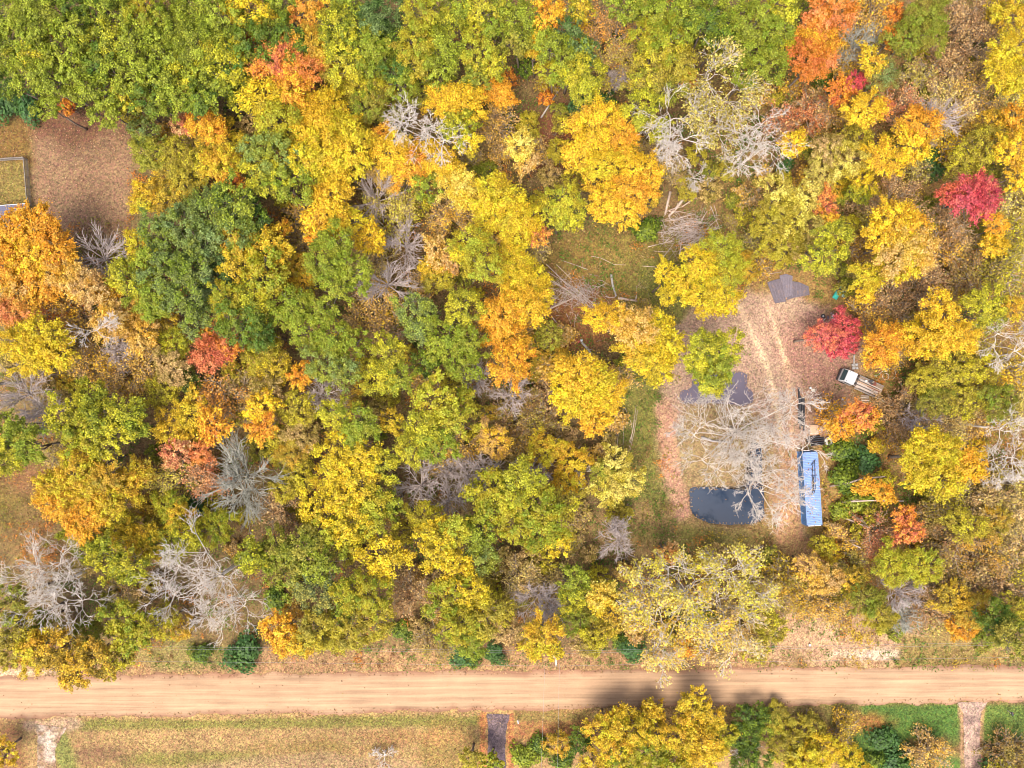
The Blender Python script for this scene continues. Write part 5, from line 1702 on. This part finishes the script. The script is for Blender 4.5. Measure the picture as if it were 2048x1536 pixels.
for k, (yy, zz, ln, xx, ww, mt) in enumerate([(-.75, 1.06, 4.4, 1.2, .26, 'wood_w'), (-.45, 1.06, 4.2, 1.3, .24, 'wood'), (-.15, 1.06, 4.9, .9, .22, 'wood_w'), (.15, 1.06, 4.6, 1.1, .25, 'wood'), (.42, 1.06, 3.8, 1.5, .2, 'wood_w'),
                                              (-.6, 1.13, 3.9, 1.35, .2, 'wood_w'), (-.1, 1.13, 4.6, .8, .18, 'wood_w'), (.12, 1.14, 4.1, 1.2, .14, 'ply'), (-.88, 1.14, 3.4, 1.6, .12, 'black'), (.28, 1.2, 4.4, .7, .09, 'black'), (-.42, 1.26, 3.0, .3, .10, 'steel'), (.6, 1.14, 2.6, -.2, .10, 'galv'), (-.05, 1.26, 2.2, 2.0, .12, 'rust'), (-.3, 1.2, 3.6, 1.1, .16, 'wood_w')]):
    MB().box((xx, yy, zz + .03), (ln, ww, .055), rr.uniform(-.02, .02), .008).build('plank', M[mt], t)
t = thing('scrap_iron', 'rusty red machine parts heaped on the right side of the truck bed', 'scrap metal', (c.x, c.y, z0), rz)
for k in range(9):
    MB().box((rr.uniform(.6, 2.9), rr.uniform(.55, .95), 1.12 + rr.random() * .15), (rr.uniform(.2, .7), rr.uniform(.1, .3), rr.uniform(.08, .2)), rr.random() * 3, .02).build('part_piece', M['rust' if k % 3 else 'steel'], t)
t = thing('bucket', 'white plastic bucket standing on the truck bed near the cab', 'bucket', (0, 0, 0)); 
q = tmat @ Vector((.45, .62, 1.03)); t.location = q
MB().tube([(0, 0, 0), (0, 0, .36)], [.15, .19], 14).build('pail', M['white'], t); MB().torus((0, 0, .37), .18, .015, 16, 5).build('rim', M['white'], t)

# --- cream hose coils right of the truck
t = thing('hose', 'loose cream coloured hose lying in rings right of the white truck', 'hose', (0, 0, 0))
zq = .12
for (x, y, r_, arc, ro) in ((1771.5, 753, .50, 1, 0),):
    MB().torus(W(x, y, zq), r_, .055, 26, 6).build('coil', M['hose'], t)
MB().tube([W(1780.5 + 11 * math.cos(v), 748 - 11.5 * math.sin(v), zq + .02) for v in np.linspace(1.9, -1.1, 14)], .055, 6).build('coil', M['hose'], t)
MB().tube(polyline([(1749, 751.5), (1753, 752), (1758, 748), (1763, 744), (1767, 742)], zq), .055, 6).build('loose_end', M['hose'], t)
t = thing('wheel_rim', 'round pale wheel with dark centre lying amid the cream hose rings', 'wheel', W(1770.5, 737.5, .1))
MB().torus((0, 0, .12), .40, .09, 24, 8).build('tyre', M['hose'], t, True); MB().tube([(0, 0, .05), (0, 0, .12)], .3, 16).build('disc', M['steel'], t)
for v in range(5): MB().box((.17 * math.cos(v * 1.257), .17 * math.sin(v * 1.257), .14), (.28, .05, .04), v * 1.257).build('spoke', M['galv'], t)

# --- black pipes: long bundle standing north to south and a short bundle by the container
lab = ['longest black pipe at the left of the upright bundle', 'black pipe second from left in the upright bundle', 'black pipe third from left in the upright bundle', 'shorter black pipe at the right of the upright bundle']
for k, (x, y1, y2, r_) in enumerate(((1597.8, 776, 846, .13), (1600.6, 792, 858, .13), (1604.2, 796, 852, .14), (1607.6, 795, 862, .13))):
    t = thing('pipe', lab[k], 'pipe', W(x, (y1 + y2) / 2, .16), 0, 'black pipes lying in the long bundle')
    h2 = (y2 - y1) * H / FPX / 2
    MB().tube([(0, -h2, 0), (.05, 0, 0), (.0, h2, 0)], r_, 12, False).build('barrel', M['black'], t, True)
    MB().torus((0, h2, 0), r_, .02, 14, 5, M=Matrix.Rotation(math.radians(90), 3, 'X')).build('end_collar', M['black'], t)
lab = ['topmost black pipe in the short stack above the container', 'second black pipe in the short stack above the container', 'third black pipe in the short stack above the container', 'fourth black pipe in the short stack above the container', 'lowest black pipe in the short stack above the container']
for k in range(5):
    x1, x2 = (1616, 1640) if k == 0 else ((1613, 1648) if k < 3 else (1621, 1648)); y = 873.5 + k * 3.9
    c = W((x1 + x2) / 2, y, .17 + .01 * (k % 2)); t = thing('pipe', lab[k], 'pipe', c, math.radians(7), 'black pipes stacked above the blue container')
    h2 = (x2 - x1) * H / FPX / 2
    MB().tube([(-h2, 0, 0), (h2, 0, 0)], .13, 12, False).build('barrel', M['black'], t, True)
    MB().torus((h2, 0, 0), .13, .02, 14, 5, M=Matrix.Rotation(math.radians(90), 3, 'Y')).build('end_collar', M['galv'], t)
t = thing('hose_coil', 'fat round coil of whitish hose with a dark hole, right of the pipe stack', 'hose coil', W(1656, 882, .05))
for k in range(4): MB().torus((0, 0, .10 + k * .13), .42 + (.12 if k in (1, 2) else 0), .15, 28, 8, zamp=.015).build('turn', M['hose'] if k % 2 else M['white'], t, True)
t = thing('plywood_stack', 'square stack of tan plywood sheets above the short pipe stack', 'plywood', W(1627.5, 859, .05), math.radians(2))
for k in range(6): MB().box((rr.uniform(-.04, .04), rr.uniform(-.04, .04), .04 + k * .05), (1.30 if k < 5 else 1.2, 1.65 - .05 * k, .04), rr.uniform(-.03, .03), .004).build('sheet', M['ply'], t)

# --- grey rubber mats
for k, (pts, lb, mt) in enumerate((
    ([(1582, 562), (1600, 565), (1617, 573), (1619, 590), (1590, 595), (1574, 600), (1576, 575)], 'broad grey rubber mat at the right of the three overlapping mats', 'rubber'),
    ([(1559, 551), (1572, 548), (1585, 552), (1583, 590), (1569, 597), (1563, 575)], 'grey rubber mat in the middle of the three overlapping mats', 'rubber_b'),
    ([(1534, 565), (1548, 560), (1561, 557), (1567, 580), (1572, 603), (1550, 607)], 'grey rubber mat at the left of the three overlapping mats', 'rubber'))):
    t = thing('rubber_mat', lb, 'mat', W(sum(p[0] for p in pts) / len(pts), sum(p[1] for p in pts) / len(pts), .04 + k * .05), 0, 'overlapping grey rubber mats at the top of the clearing')
    o_ = t.location; P2 = [W(x, y, o_.z) - o_ for x, y in pts]; n = len(P2)
    mb = MB(); mb.add([v + Vector((0, 0, h_)) for h_ in (0, .045) for v in P2], [tuple(range(n)), tuple(range(2 * n - 1, n - 1, -1))] + [(i, (i + 1) % n, n + (i + 1) % n, n + i) for i in range(n)])
    mb.build('sheet', M[mt], t)
    lo = min(P2, key=lambda v: v.y).y; hi = max(P2, key=lambda v: v.y).y; lf = min(P2, key=lambda v: v.x).x; rt = max(P2, key=lambda v: v.x).x
    for j in range(4):
        xx = lf + (rt - lf) * (.24 + .17 * j); MB().box((xx, (lo + hi) / 2, .06), (.06, (hi - lo) * .66, .03), [0, 0, .30][k]).build('rib', M['rubber_b' if k != 1 else 'rubber'], t)

# --- two teal troughs
for k, (cx_, cy_, mt, lb) in enumerate(((1676, 585, 'teal', 'bright teal plastic trough, lower left of the pair'), (1690.5, 580, 'teal_p', 'bleached pale teal plastic trough, upper right of the pair'))):
    t = thing('trough', lb, 'trough', W(cx_, cy_, gz_at(*W(cx_, cy_).xy) + .22), math.radians(59), 'teal plastic troughs at the edge of the clearing')
    n = 9; vs = []; Lh, R_ = 1.18, .42
    for x in (-Lh, -Lh * .5, 0, Lh * .5, Lh):
        for i in range(n): an = math.pi * i / (n - 1); vs.append((x, R_ * math.cos(an), R_ * .75 * math.sin(an)))
    fs = [(j * n + i, (j + 1) * n + i, (j + 1) * n + i + 1, j * n + i + 1) for j in range(4) for i in range(n - 1)] + [tuple(range(n)), tuple(range(5 * n - 1, 4 * n - 1, -1))]
    MB().add(vs, fs).build('shell', M[mt], t, False)
    for x in (-.95, -.45, .45, .95): MB().tube([(x, R_ * 1.02 * math.cos(v), R_ * .77 * math.sin(v)) for v in np.linspace(0, math.pi, 9)], .03, 5).build('rib', M[mt], t)

# --- scrap between the crimson maple and the troughs
t = thing('tyre', 'small dark tyre lying left of the scrap heap above the crimson maple', 'tyre', W(1646, 632.5, .1))
MB().torus((0, 0, .1), .26, .10, 20, 8).build('tread', M['tyre'], t, True); MB().tube([(0, 0, .05), (0, 0, .1)], .17, 12).build('rim', M['galv'], t)
t = thing('scrap_heap', 'heap of grey, white and pinkish scrap above the crimson maple', 'scrap', W(1665, 634, gz_at(*W(1665, 634).xy) + .08))
for k in range(26):
    x, y = rr.gauss(0, .55), rr.gauss(0, .5); mt = ['white', 'galv', 'rust', 'hose', 'black', 'red', 'rubber_b', 'wood_w'][k % 8]
    MB().box((x + y * .4, y, .08 + rr.random() * .3), (rr.uniform(.25, 1.1), rr.uniform(.08, .28), rr.uniform(.04, .14)), rr.uniform(.4, 1.6), .01, M=Euler((rr.uniform(-.4, .4), rr.uniform(-.4, .4), rr.uniform(.6, 1.5))).to_matrix().to_4x4()).build('scrap_piece', M[mt], t)
t = thing('hand_mower', 'small dark hand mower with pale handle below the teal troughs', 'mower', W(1693, 604, gz_at(*W(1693, 604).xy) + .08), math.radians(-40))
MB().box((0, 0, .22), (.55, .42, .22), bev=.06).build('deck', M['black'], t); MB().tube([(-.2, 0, .30), (-.2, 0, .45)], .12, 10).build('engine', M['steel'], t)
MB().tube([(.25, -.18, .3), (.95, -.18, .8), (.98, .18, .8), (.25, .18, .3)], .025, 6).build('handle', M['galv'], t)
for sx in (-.2, .2):
    for sy in (-.24, .24): MB().torus((sx, sy, .1), .07, .03, 12, 6, M=Matrix.Rotation(math.radians(90), 3, 'X')).build('wheel', M['tyre'], t)
for (x, y, lb, r_) in ((1619.5, 776, 'white bucket on the leaf litter right of the long pipes', .20), (1683, 799, 'white bucket above the coral maple below the truck', .20), (1162.5, 681, 'white bucket beside the red fuel can in the brush', .22), (1618, 1289, 'white bucket by the churned sandy entrance', .2)):
    t = thing('bucket', lb, 'bucket', W(x, y, gz_at(*W(x, y).xy) + .02)); MB().tube([(0, 0, 0), (0, 0, .36)], [r_ * .8, r_], 14).build('pail', M['white'], t); MB().torus((0, 0, .37), r_ * .95, .02, 16, 5).build('rim', M['galv'], t)
t = thing('fuel_can', 'red fuel can lying beside the white bucket in the brush', 'fuel can', W(1158, 683, gz_at(*W(1158, 683).xy) + .02), .5)
MB().box((0, 0, .17), (.45, .26, .34), bev=.05).build('tank', M['red'], t); MB().tube([(.1, 0, .34), (.22, 0, .46)], .03, 8).build('spout', M['black'], t)
t = thing('stone', 'pale stone beside the white bucket right of the long pipes', 'stone', W(1626, 780.5, .08))
mb = MB(); vs = []; fs = []
for i in range(5):
    for k in range(8):
        th = math.pi * (i + .5) / 5; an = k * math.pi / 4; r_ = .26 * rr.uniform(.8, 1.15); vs.append((r_ * 1.4 * math.sin(th) * math.cos(an), r_ * math.sin(th) * math.sin(an), r_ * .7 * math.cos(th) + .06))
for i in range(4):
    for k in range(8): fs.append((i * 8 + k, (i + 1) * 8 + k, (i + 1) * 8 + (k + 1) % 8, i * 8 + (k + 1) % 8))
fs += [tuple(range(8)), tuple(range(39, 31, -1))]; mb.add(vs, fs).build('rock', M['hose'], t)
t = thing('board_stack', 'short tan boards laid side by side below the truck tail', 'boards', W(1729, 797.5, .06), .03)
for k in range(5): MB().box((rr.uniform(-.1, .1), -.55 + k * .27, .03), (1.35, .17, .05), rr.uniform(-.03, .03), .008).build('board', M['wood_w' if k % 2 else 'wood'], t)
t = thing('concrete_block', 'grey pinkish flat blocks laid above the truck cab', 'blocks', W(1712, 732, .06), .1)
for k in range(4): MB().box((-.5 + (k % 2) * .55, -.3 + (k // 2) * .5, .09), (.46, .40, .18), rr.uniform(-.1, .1), .02).build('block', M['galv'], t)
t = thing('spare_pole', 'grey post leaning in the leaves above the truck cab', 'post', W(1707.5, 722, .1)); MB().tube([(0, -.9, .0), (.03, .9, .05)], .12, 8).build('shaft', M['pole'], t)

# --- brush piles: every larger limb is its own piece
def brush(name, label, cat, cx_, cy_, limbs, ntw, rx_, ry_, seed, tm='stick'):
    r_ = random.Random(seed); o_ = W(cx_, cy_, 0); t = thing(name, label, cat, (o_.x, o_.y, 0))
    for (x1, y1, x2, y2, rad) in limbs:
        za, zb = r_.uniform(.15, .9), r_.uniform(.15, .9); A_, B_ = W(x1, y1, 0) - o_ + Vector((0, 0, za)), W(x2, y2, 0) - o_ + Vector((0, 0, zb))
        mid = (A_ + B_) / 2 + Vector((r_.uniform(-.15, .15), r_.uniform(-.15, .15), r_.uniform(-.05, .1)))
        MB().tube([A_, mid, B_], [rad, rad * .85, rad * .55], 6).build('limb', M['log' if rad > .07 else ('stick' if r_.random() < .5 else 'log')], t)
    g = np.random.default_rng(seed); ls = []
    for _ in range(ntw):
        x, y = g.normal(0, .5, 2) * [rx_, ry_]; ls.append(grow(g, (x, y, g.random() * .8 + .05), norm(g.normal(0, 1, 3) * [1, 1, .25]), g.uniform(.8, 2.6), .035, 4, .22))
    o = link('twigs', tubes_mesh('twigs', ls, 3, M[tm]), t); tag(o, kind='stuff')
    return t
r1 = random.Random(8)
limbs = [(1355, 493, 1358, 480, .09), (1357, 512, 1362, 475, .09), (1361, 500, 1410, 463, .09), (1367, 500, 1405, 478, .08), (1370, 503, 1418, 462, .07), (1378, 508, 1400, 487, .06), (1384, 512, 1402, 484, .06), (1351, 482, 1397, 448, .07), (1398, 448, 1412, 424, .06), (1405, 470, 1440, 454, .07), (1392, 493, 1426, 484, .05),
         (1280, 446, 1340, 440, .05), (1340, 440, 1392, 439, .045), (1420, 413, 1444, 478, .05), (1427, 410, 1432, 440, .05), (1443, 478, 1474, 474, .05), (1344, 446, 1358, 465, .04), (1374, 478, 1380, 500, .05), (1376, 470, 1377, 490, .05), (1363, 415, 1388, 397, .09), (1388, 397, 1390, 388, .07)]
for _ in range(60):
    x, y = r1.gauss(1376, 28), r1.gauss(468, 18); an = r1.uniform(-.9, .3); l_ = r1.uniform(12, 26); limbs.append((x - l_ * math.cos(an), y - l_ * math.sin(an), x + l_ * math.cos(an), y + l_ * math.sin(an), r1.uniform(.045, .08)))
brush('brush_pile', 'large heap of cut grey branches in the upper clearing', 'brush pile', 1378, 468, limbs, 300, 4.6, 3.6, 21)
limbs = [(1092, 530, 1182, 617, .06), (1088, 552, 1150, 590, .07), (1095, 560, 1160, 600, .09), (1094, 574, 1155, 596, .07), (1112, 530, 1160, 582, .05), (1150, 578, 1200, 622, .07), (1100, 618, 1152, 594, .13), (1112, 612, 1130, 603, .08), (1098, 594, 1130, 606, .05), (1096, 545, 1140, 572, .05), (1175, 540, 1120, 520, .04), (1168, 600, 1196, 620, .06),
         (1195, 575, 1210, 568, .09), (1184, 572, 1198, 576, .06), (1132, 628, 1142, 648, .05), (1150, 630, 1148, 655, .05), (1156, 626, 1150, 640, .04), (1102, 632, 1122, 655, .08), (1106, 636, 1116, 650, .05), (1210, 594, 1228, 596, .10)]
brush('brush_pile', 'fan of long fallen grey poles by the yellow maples', 'brush pile', 1150, 588, limbs, 300, 4.0, 3.0, 22)
def log(label, pts, rad, mt='log', grp=None, name='fallen_log', cat='log'):
    o_ = W(*pts[0]); t = thing(name, label, cat, (o_.x, o_.y, 0), 0, grp)
    z_ = lambda p: gz_at(*W(*p).xy)
    P_ = [W(x, y, 0) - o_ + Vector((0, 0, z_((x, y)) + rad * .8)) for x, y in pts]; n = len(P_)
    mb = MB(); mb.tube(P_, [rad * (1 - .35 * i / (n - 1)) for i in range(n)], 8); mb.build('stem', M[mt], t, True)
    for j in range(2):
        q = P_[min(1 + j, n - 1)] ; an = rr.uniform(0, 6.28); MB().tube([q, q + Vector((math.cos(an) * .5, math.sin(an) * .5, .2))], [rad * .4, rad * .15], 5).build('branch_stub', M[mt], t)
log('brown log with splintered end right of the fallen poles', [(1236, 596), (1254, 599), (1274, 602)], .22)
log('short broken white stub at the end of the brown log', [(1271, 601), (1273, 592)], .12, 'log')
log('mossy forked stump between the fallen poles and the mossy clearing', [(1222, 548), (1225, 570), (1232, 592)], .20, 'pole')
log('grey slanting log below the white bucket in the brush', [(1163, 684), (1177, 700), (1194, 726)], .20, 'pole')
log('thin curved pale pole across the mossy clearing', [(1182, 512), (1202, 516), (1228, 529), (1252, 530)], .055)
log('thin pale pole left of the yellow maple by the clearing', [(1285, 532), (1312, 534), (1336, 536)], .06)
log('short pale log pointing at the brush pile from above', [(1340, 384), (1334, 410), (1330, 430)], .24)
log('stout tan log leading down to the brush pile', [(1376, 385), (1356, 412), (1337, 433)], .28)
log('white forked dead branch above the brush pile', [(1370, 382), (1384, 385), (1390, 396), (1378, 404), (1364, 414)], .12)
log('pale pair of poles left of the rubber mats', [(1510, 552), (1535, 548), (1562, 544)], .06, 'log', None)
log('leaning grey pole above the rubber mats', [(1498, 520), (1512, 506), (1528, 497)], .14, 'log')
log('thick grey log lying between the two ponds', [(1402, 874), (1425, 882), (1458, 884)], .22, 'pole')
log('fallen grey pole in the gap up top left of the golden maple', [(1082, 236), (1100, 208), (1120, 178)], .14, 'pole')
log('dark fallen trunk at the left edge above the grey shrubs', [(-10, 768), (60, 764), (178, 756)], .20, 'steel')  # dark stem modelled to stand in for the shadow line of a trunk
labs = ['leftmost', 'second from left', 'third from left', 'fourth from left', 'fifth from left', 'sixth from left', 'rightmost']
for k, pts in enumerate(([(1241, 812), (1234, 850), (1231, 895)], [(1240, 818), (1237, 860), (1234, 894)], [(1246, 812), (1247, 850), (1246, 890)], [(1250, 815), (1262, 845), (1266, 870)], [(1272, 812), (1266, 860), (1258, 885)], [(1275, 820), (1268, 865), (1260, 900)], [(1268, 840), (1262, 880), (1254, 912)])):
    log(labs[k] + ' of seven thin poles lying below the lone yellow maple', pts, .055, 'log', 'thin cut poles lying below the lone yellow maple', 'cut_pole', 'pole')
for k, (pts, zz, lb) in enumerate((([(1660, 972), (1690, 968), (1725, 957), (1770, 953)], 7, 'long leaning grey trunk right of the container, upper one'), ([(1673, 1006), (1700, 1003), (1740, 1001), (1808, 1002)], 7, 'long leaning grey trunk right of the container, middle one'),
                                    ([(1681, 1032), (1705, 1042), (1722, 1049), (1740, 1056)], 5, 'pale leaning trunk below right of the container'), ([(1682, 1078), (1700, 1086), (1722, 1096)], 4, 'short pale leaning trunk left of the slim coral tree'))):
    n = len(pts); o_ = W(*pts[0], 0); t = thing('leaning_trunk', lb, 'tree trunk', (o_.x, o_.y, 0))
    P_ = [W(x, y, zz * i / (n - 1) * .8 + .1) - o_ for i, (x, y) in enumerate(pts)]
    MB().tube(P_, [.17 - .03 * i for i in range(n)], 8).build('trunk', M['log'], t, True)
    MB().tube([P_[1], P_[1] + Vector((.9, .5, .9))], [.05, .02], 5).build('branch', M['log'], t)

# --- fence and shed at the left edge
def fence_run(label, pa, pb, n):
    A_, B_ = W(*pa), W(*pb); t = thing('fence', label, 'fence', (A_.x, A_.y, 0)); D = B_ - A_; u = D.normalized(); an = math.atan2(D.y, D.x)
    for k in range(n + 1):
        MB().box(D * k / n + Vector((0, 0, .62)), (.12, .12, 1.3), an, .02).build('post', M['fence'], t)
    for zz in (.25, 1.1): MB().box(D * .5 + Vector((0, 0, zz)) - Vector((-u.y, u.x, 0)) * .05, (D.length, .05, .09), an).build('rail', M['fence'], t)
    m = int(D.length / .16)
    for k in range(m): MB().box(D * (k + .5) / m + Vector((-u.y, u.x, 0)) * .02 + Vector((0, 0, .62)), (.11, .025, 1.12 + .03 * (k % 3)), an, .0).build('picket', M['fence'], t)
fence_run('grey picket fence running along the top of the fenced lawn', (-14, 322.5), (54, 318.5), 3)
fence_run('grey picket fence running down the right side of the fenced lawn', (56, 320), (63.5, 412), 5)
c = W(12, 432, 2.1); t = thing('shed', 'low blue grey roofed shed with white roof edge by the fenced lawn', 'shed', (c.x, c.y, 0), math.radians(4.5))
MB().box((0, 0, 1.0), (5.6, 2.9, 2.0)).build('wall', M['fence'], t)
rf = MB(); rf.add([(-3.1, -1.7, 2.05), (3.1, -1.7, 2.05), (3.1, 1.7, 2.05), (-3.1, 1.7, 2.05), (-3.1, 0, 2.35), (3.1, 0, 2.35)], [(0, 1, 5, 4), (2, 3, 4, 5), (1, 2, 5), (3, 0, 4), (3, 2, 1, 0)]); rf = rf.build('roof', M['shingle'], t)
for k in range(9):
    for j in range(4):
        MB().box((-2.7 + k * .68, .22 + j * .42, 2.33 - j * .073 + .012), (.66, .40, .02), 0, 0, M=Euler((-.174, 0, 0)).to_matrix().to_4x4()).build('roof_tile', M['shingle'], rf)
MB().box((0, 1.72, 2.08), (6.3, .09, .12), bev=.02).build('gutter', M['white'], t); MB().box((3.14, 0, 2.14), (.08, 3.4, .12), bev=.02).build('barge_board', M['white'], t)
t = thing('crate', 'pale crate at the lower corner of the fenced lawn', 'crate', W(67.5, 432, 0), .1)
for k in range(4): MB().box((-.3 + k * .2, 0, .42), (.17, .85, .03)).build('slat', M['wood_w'], t)
for sx in (-.38, .38): MB().box((sx, 0, .2), (.04, .85, .4)).build('side', M['wood_w'], t)
for sy in (-.41, .41): MB().box((0, sy, .2), (.72, .04, .4)).build('end', M['wood_w'], t)

# --- utility pole and wires
hp = 9.0; q = W(1112, 1316, hp); t = thing('utility_pole', 'wooden utility pole with pale crossarm at the edge of the dirt road', 'utility pole', (q.x, q.y - .1, 0))
MB().tube([(0, .1, -.2), (0, .1, hp + .4)], [.17, .12], 10).build('pole', M['pole'], t)
MB().box((0, 0.1, hp + .05), (.14, 2.3, .13), bev=.01).build('crossarm', M['white'], t)
MB().box((.55, 1.15, hp - .5), (1.0, .10, .10), bev=.01).build('side_arm', M['white'], t)
MB().tube([(-.30, .1, hp - 1.6), (-.30, .1, hp - .7)], .20, 12).build('transformer', M['galv'], t)
for yy in (-1.0, .85, 1.2): MB().tube([(0, yy, hp + .1), (0, yy, hp + .28)], [.05, .035], 8).build('insulator', M['galv'], t)
def wire(label, pts, sag, r_=.022, grp=None):
    P_ = []
    for i in range(len(pts) - 1):
        A_, B_ = Vector(pts[i]), Vector(pts[i + 1])
        for k in range(17 if i == len(pts) - 2 else 16):
            f = k / 16; p = A_.lerp(B_, f); p.z -= sag * 4 * f * (1 - f); P_.append(p)
    o = MB().tube(P_, r_, 4, False).build('power_wire', M['galv'], None); tag(o, label, 'wire', grp)
base = Vector((q.x, q.y - .1, 0))
g_ = 'power lines along the road'
for yy, lb in ((-1.0, 'power line nearest the road, running its whole length'), (.85, 'middle power line along the road verge'), (1.2, 'power line farthest from the road, over the trees')):
    p = base + Vector((0, yy, hp + .28)); wire(lb, [p + Vector((-95, .9, 0)), p, p + Vector((90, 1.6, 0))], .35, .013, g_)
for dx, ex, lb in ((-1.6, -2.2, 'left service wire crossing the road'), (.55, .25, 'right service wire crossing the road')):
    p = base + Vector((dx, -1.0, hp - .6 + .1)); wire(lb, [p, p + Vector((ex - dx, -17.5, -.4))],   .25, .014, 'service wires crossing the dirt road')

# --- roadside mailboxes and post
for x, y, lb, mt in ((1036, 1437, 'small grey green mailbox beside the dark driveway', 'galv'), (2015, 1421, 'black mailbox on the lawn beside the right driveway', 'black')):
    t = thing('mailbox', lb, 'mailbox', W(x, y, 0), .2); MB().box((0, 0, .5), (.10, .10, 1.05)).build('post', M['fence'], t)
    mb = MB(); vs = []; n = 7
    for yy in (-.28, .28):
        vs += [(-.13, yy, 1.02), (.13, yy, 1.02)] + [(.13 * math.cos(v), yy, 1.16 + .13 * math.sin(v)) for v in np.linspace(0, math.pi, n)]
    m_ = n + 2; mb.add(vs, [tuple(range(m_)), tuple(range(2 * m_ - 1, m_ - 1, -1))] + [(i, (i + 1) % m_, m_ + (i + 1) % m_, m_ + i) for i in range(m_)]); bx_ = mb.build('box', M[mt], t)
    MB().box((.15, .1, 1.25), (.02, .12, .12)).build('flag', M['red'], bx_)
    MB().box((0, 0, 1.0), (.5, .10, .05)).build('shelf', M['fence'], t)
t = thing('marker_post', 'thin white marker post in the grass left of the gravel track', 'post', W(24, 1485, 0)); MB().tube([(0, 0, 0), (0, 0, 1.1)], .05, 8).build('stake', M['white'], t); MB().box((0, 0, 1.1), (.16, .05, .22)).build('reflector', M['white'], t)
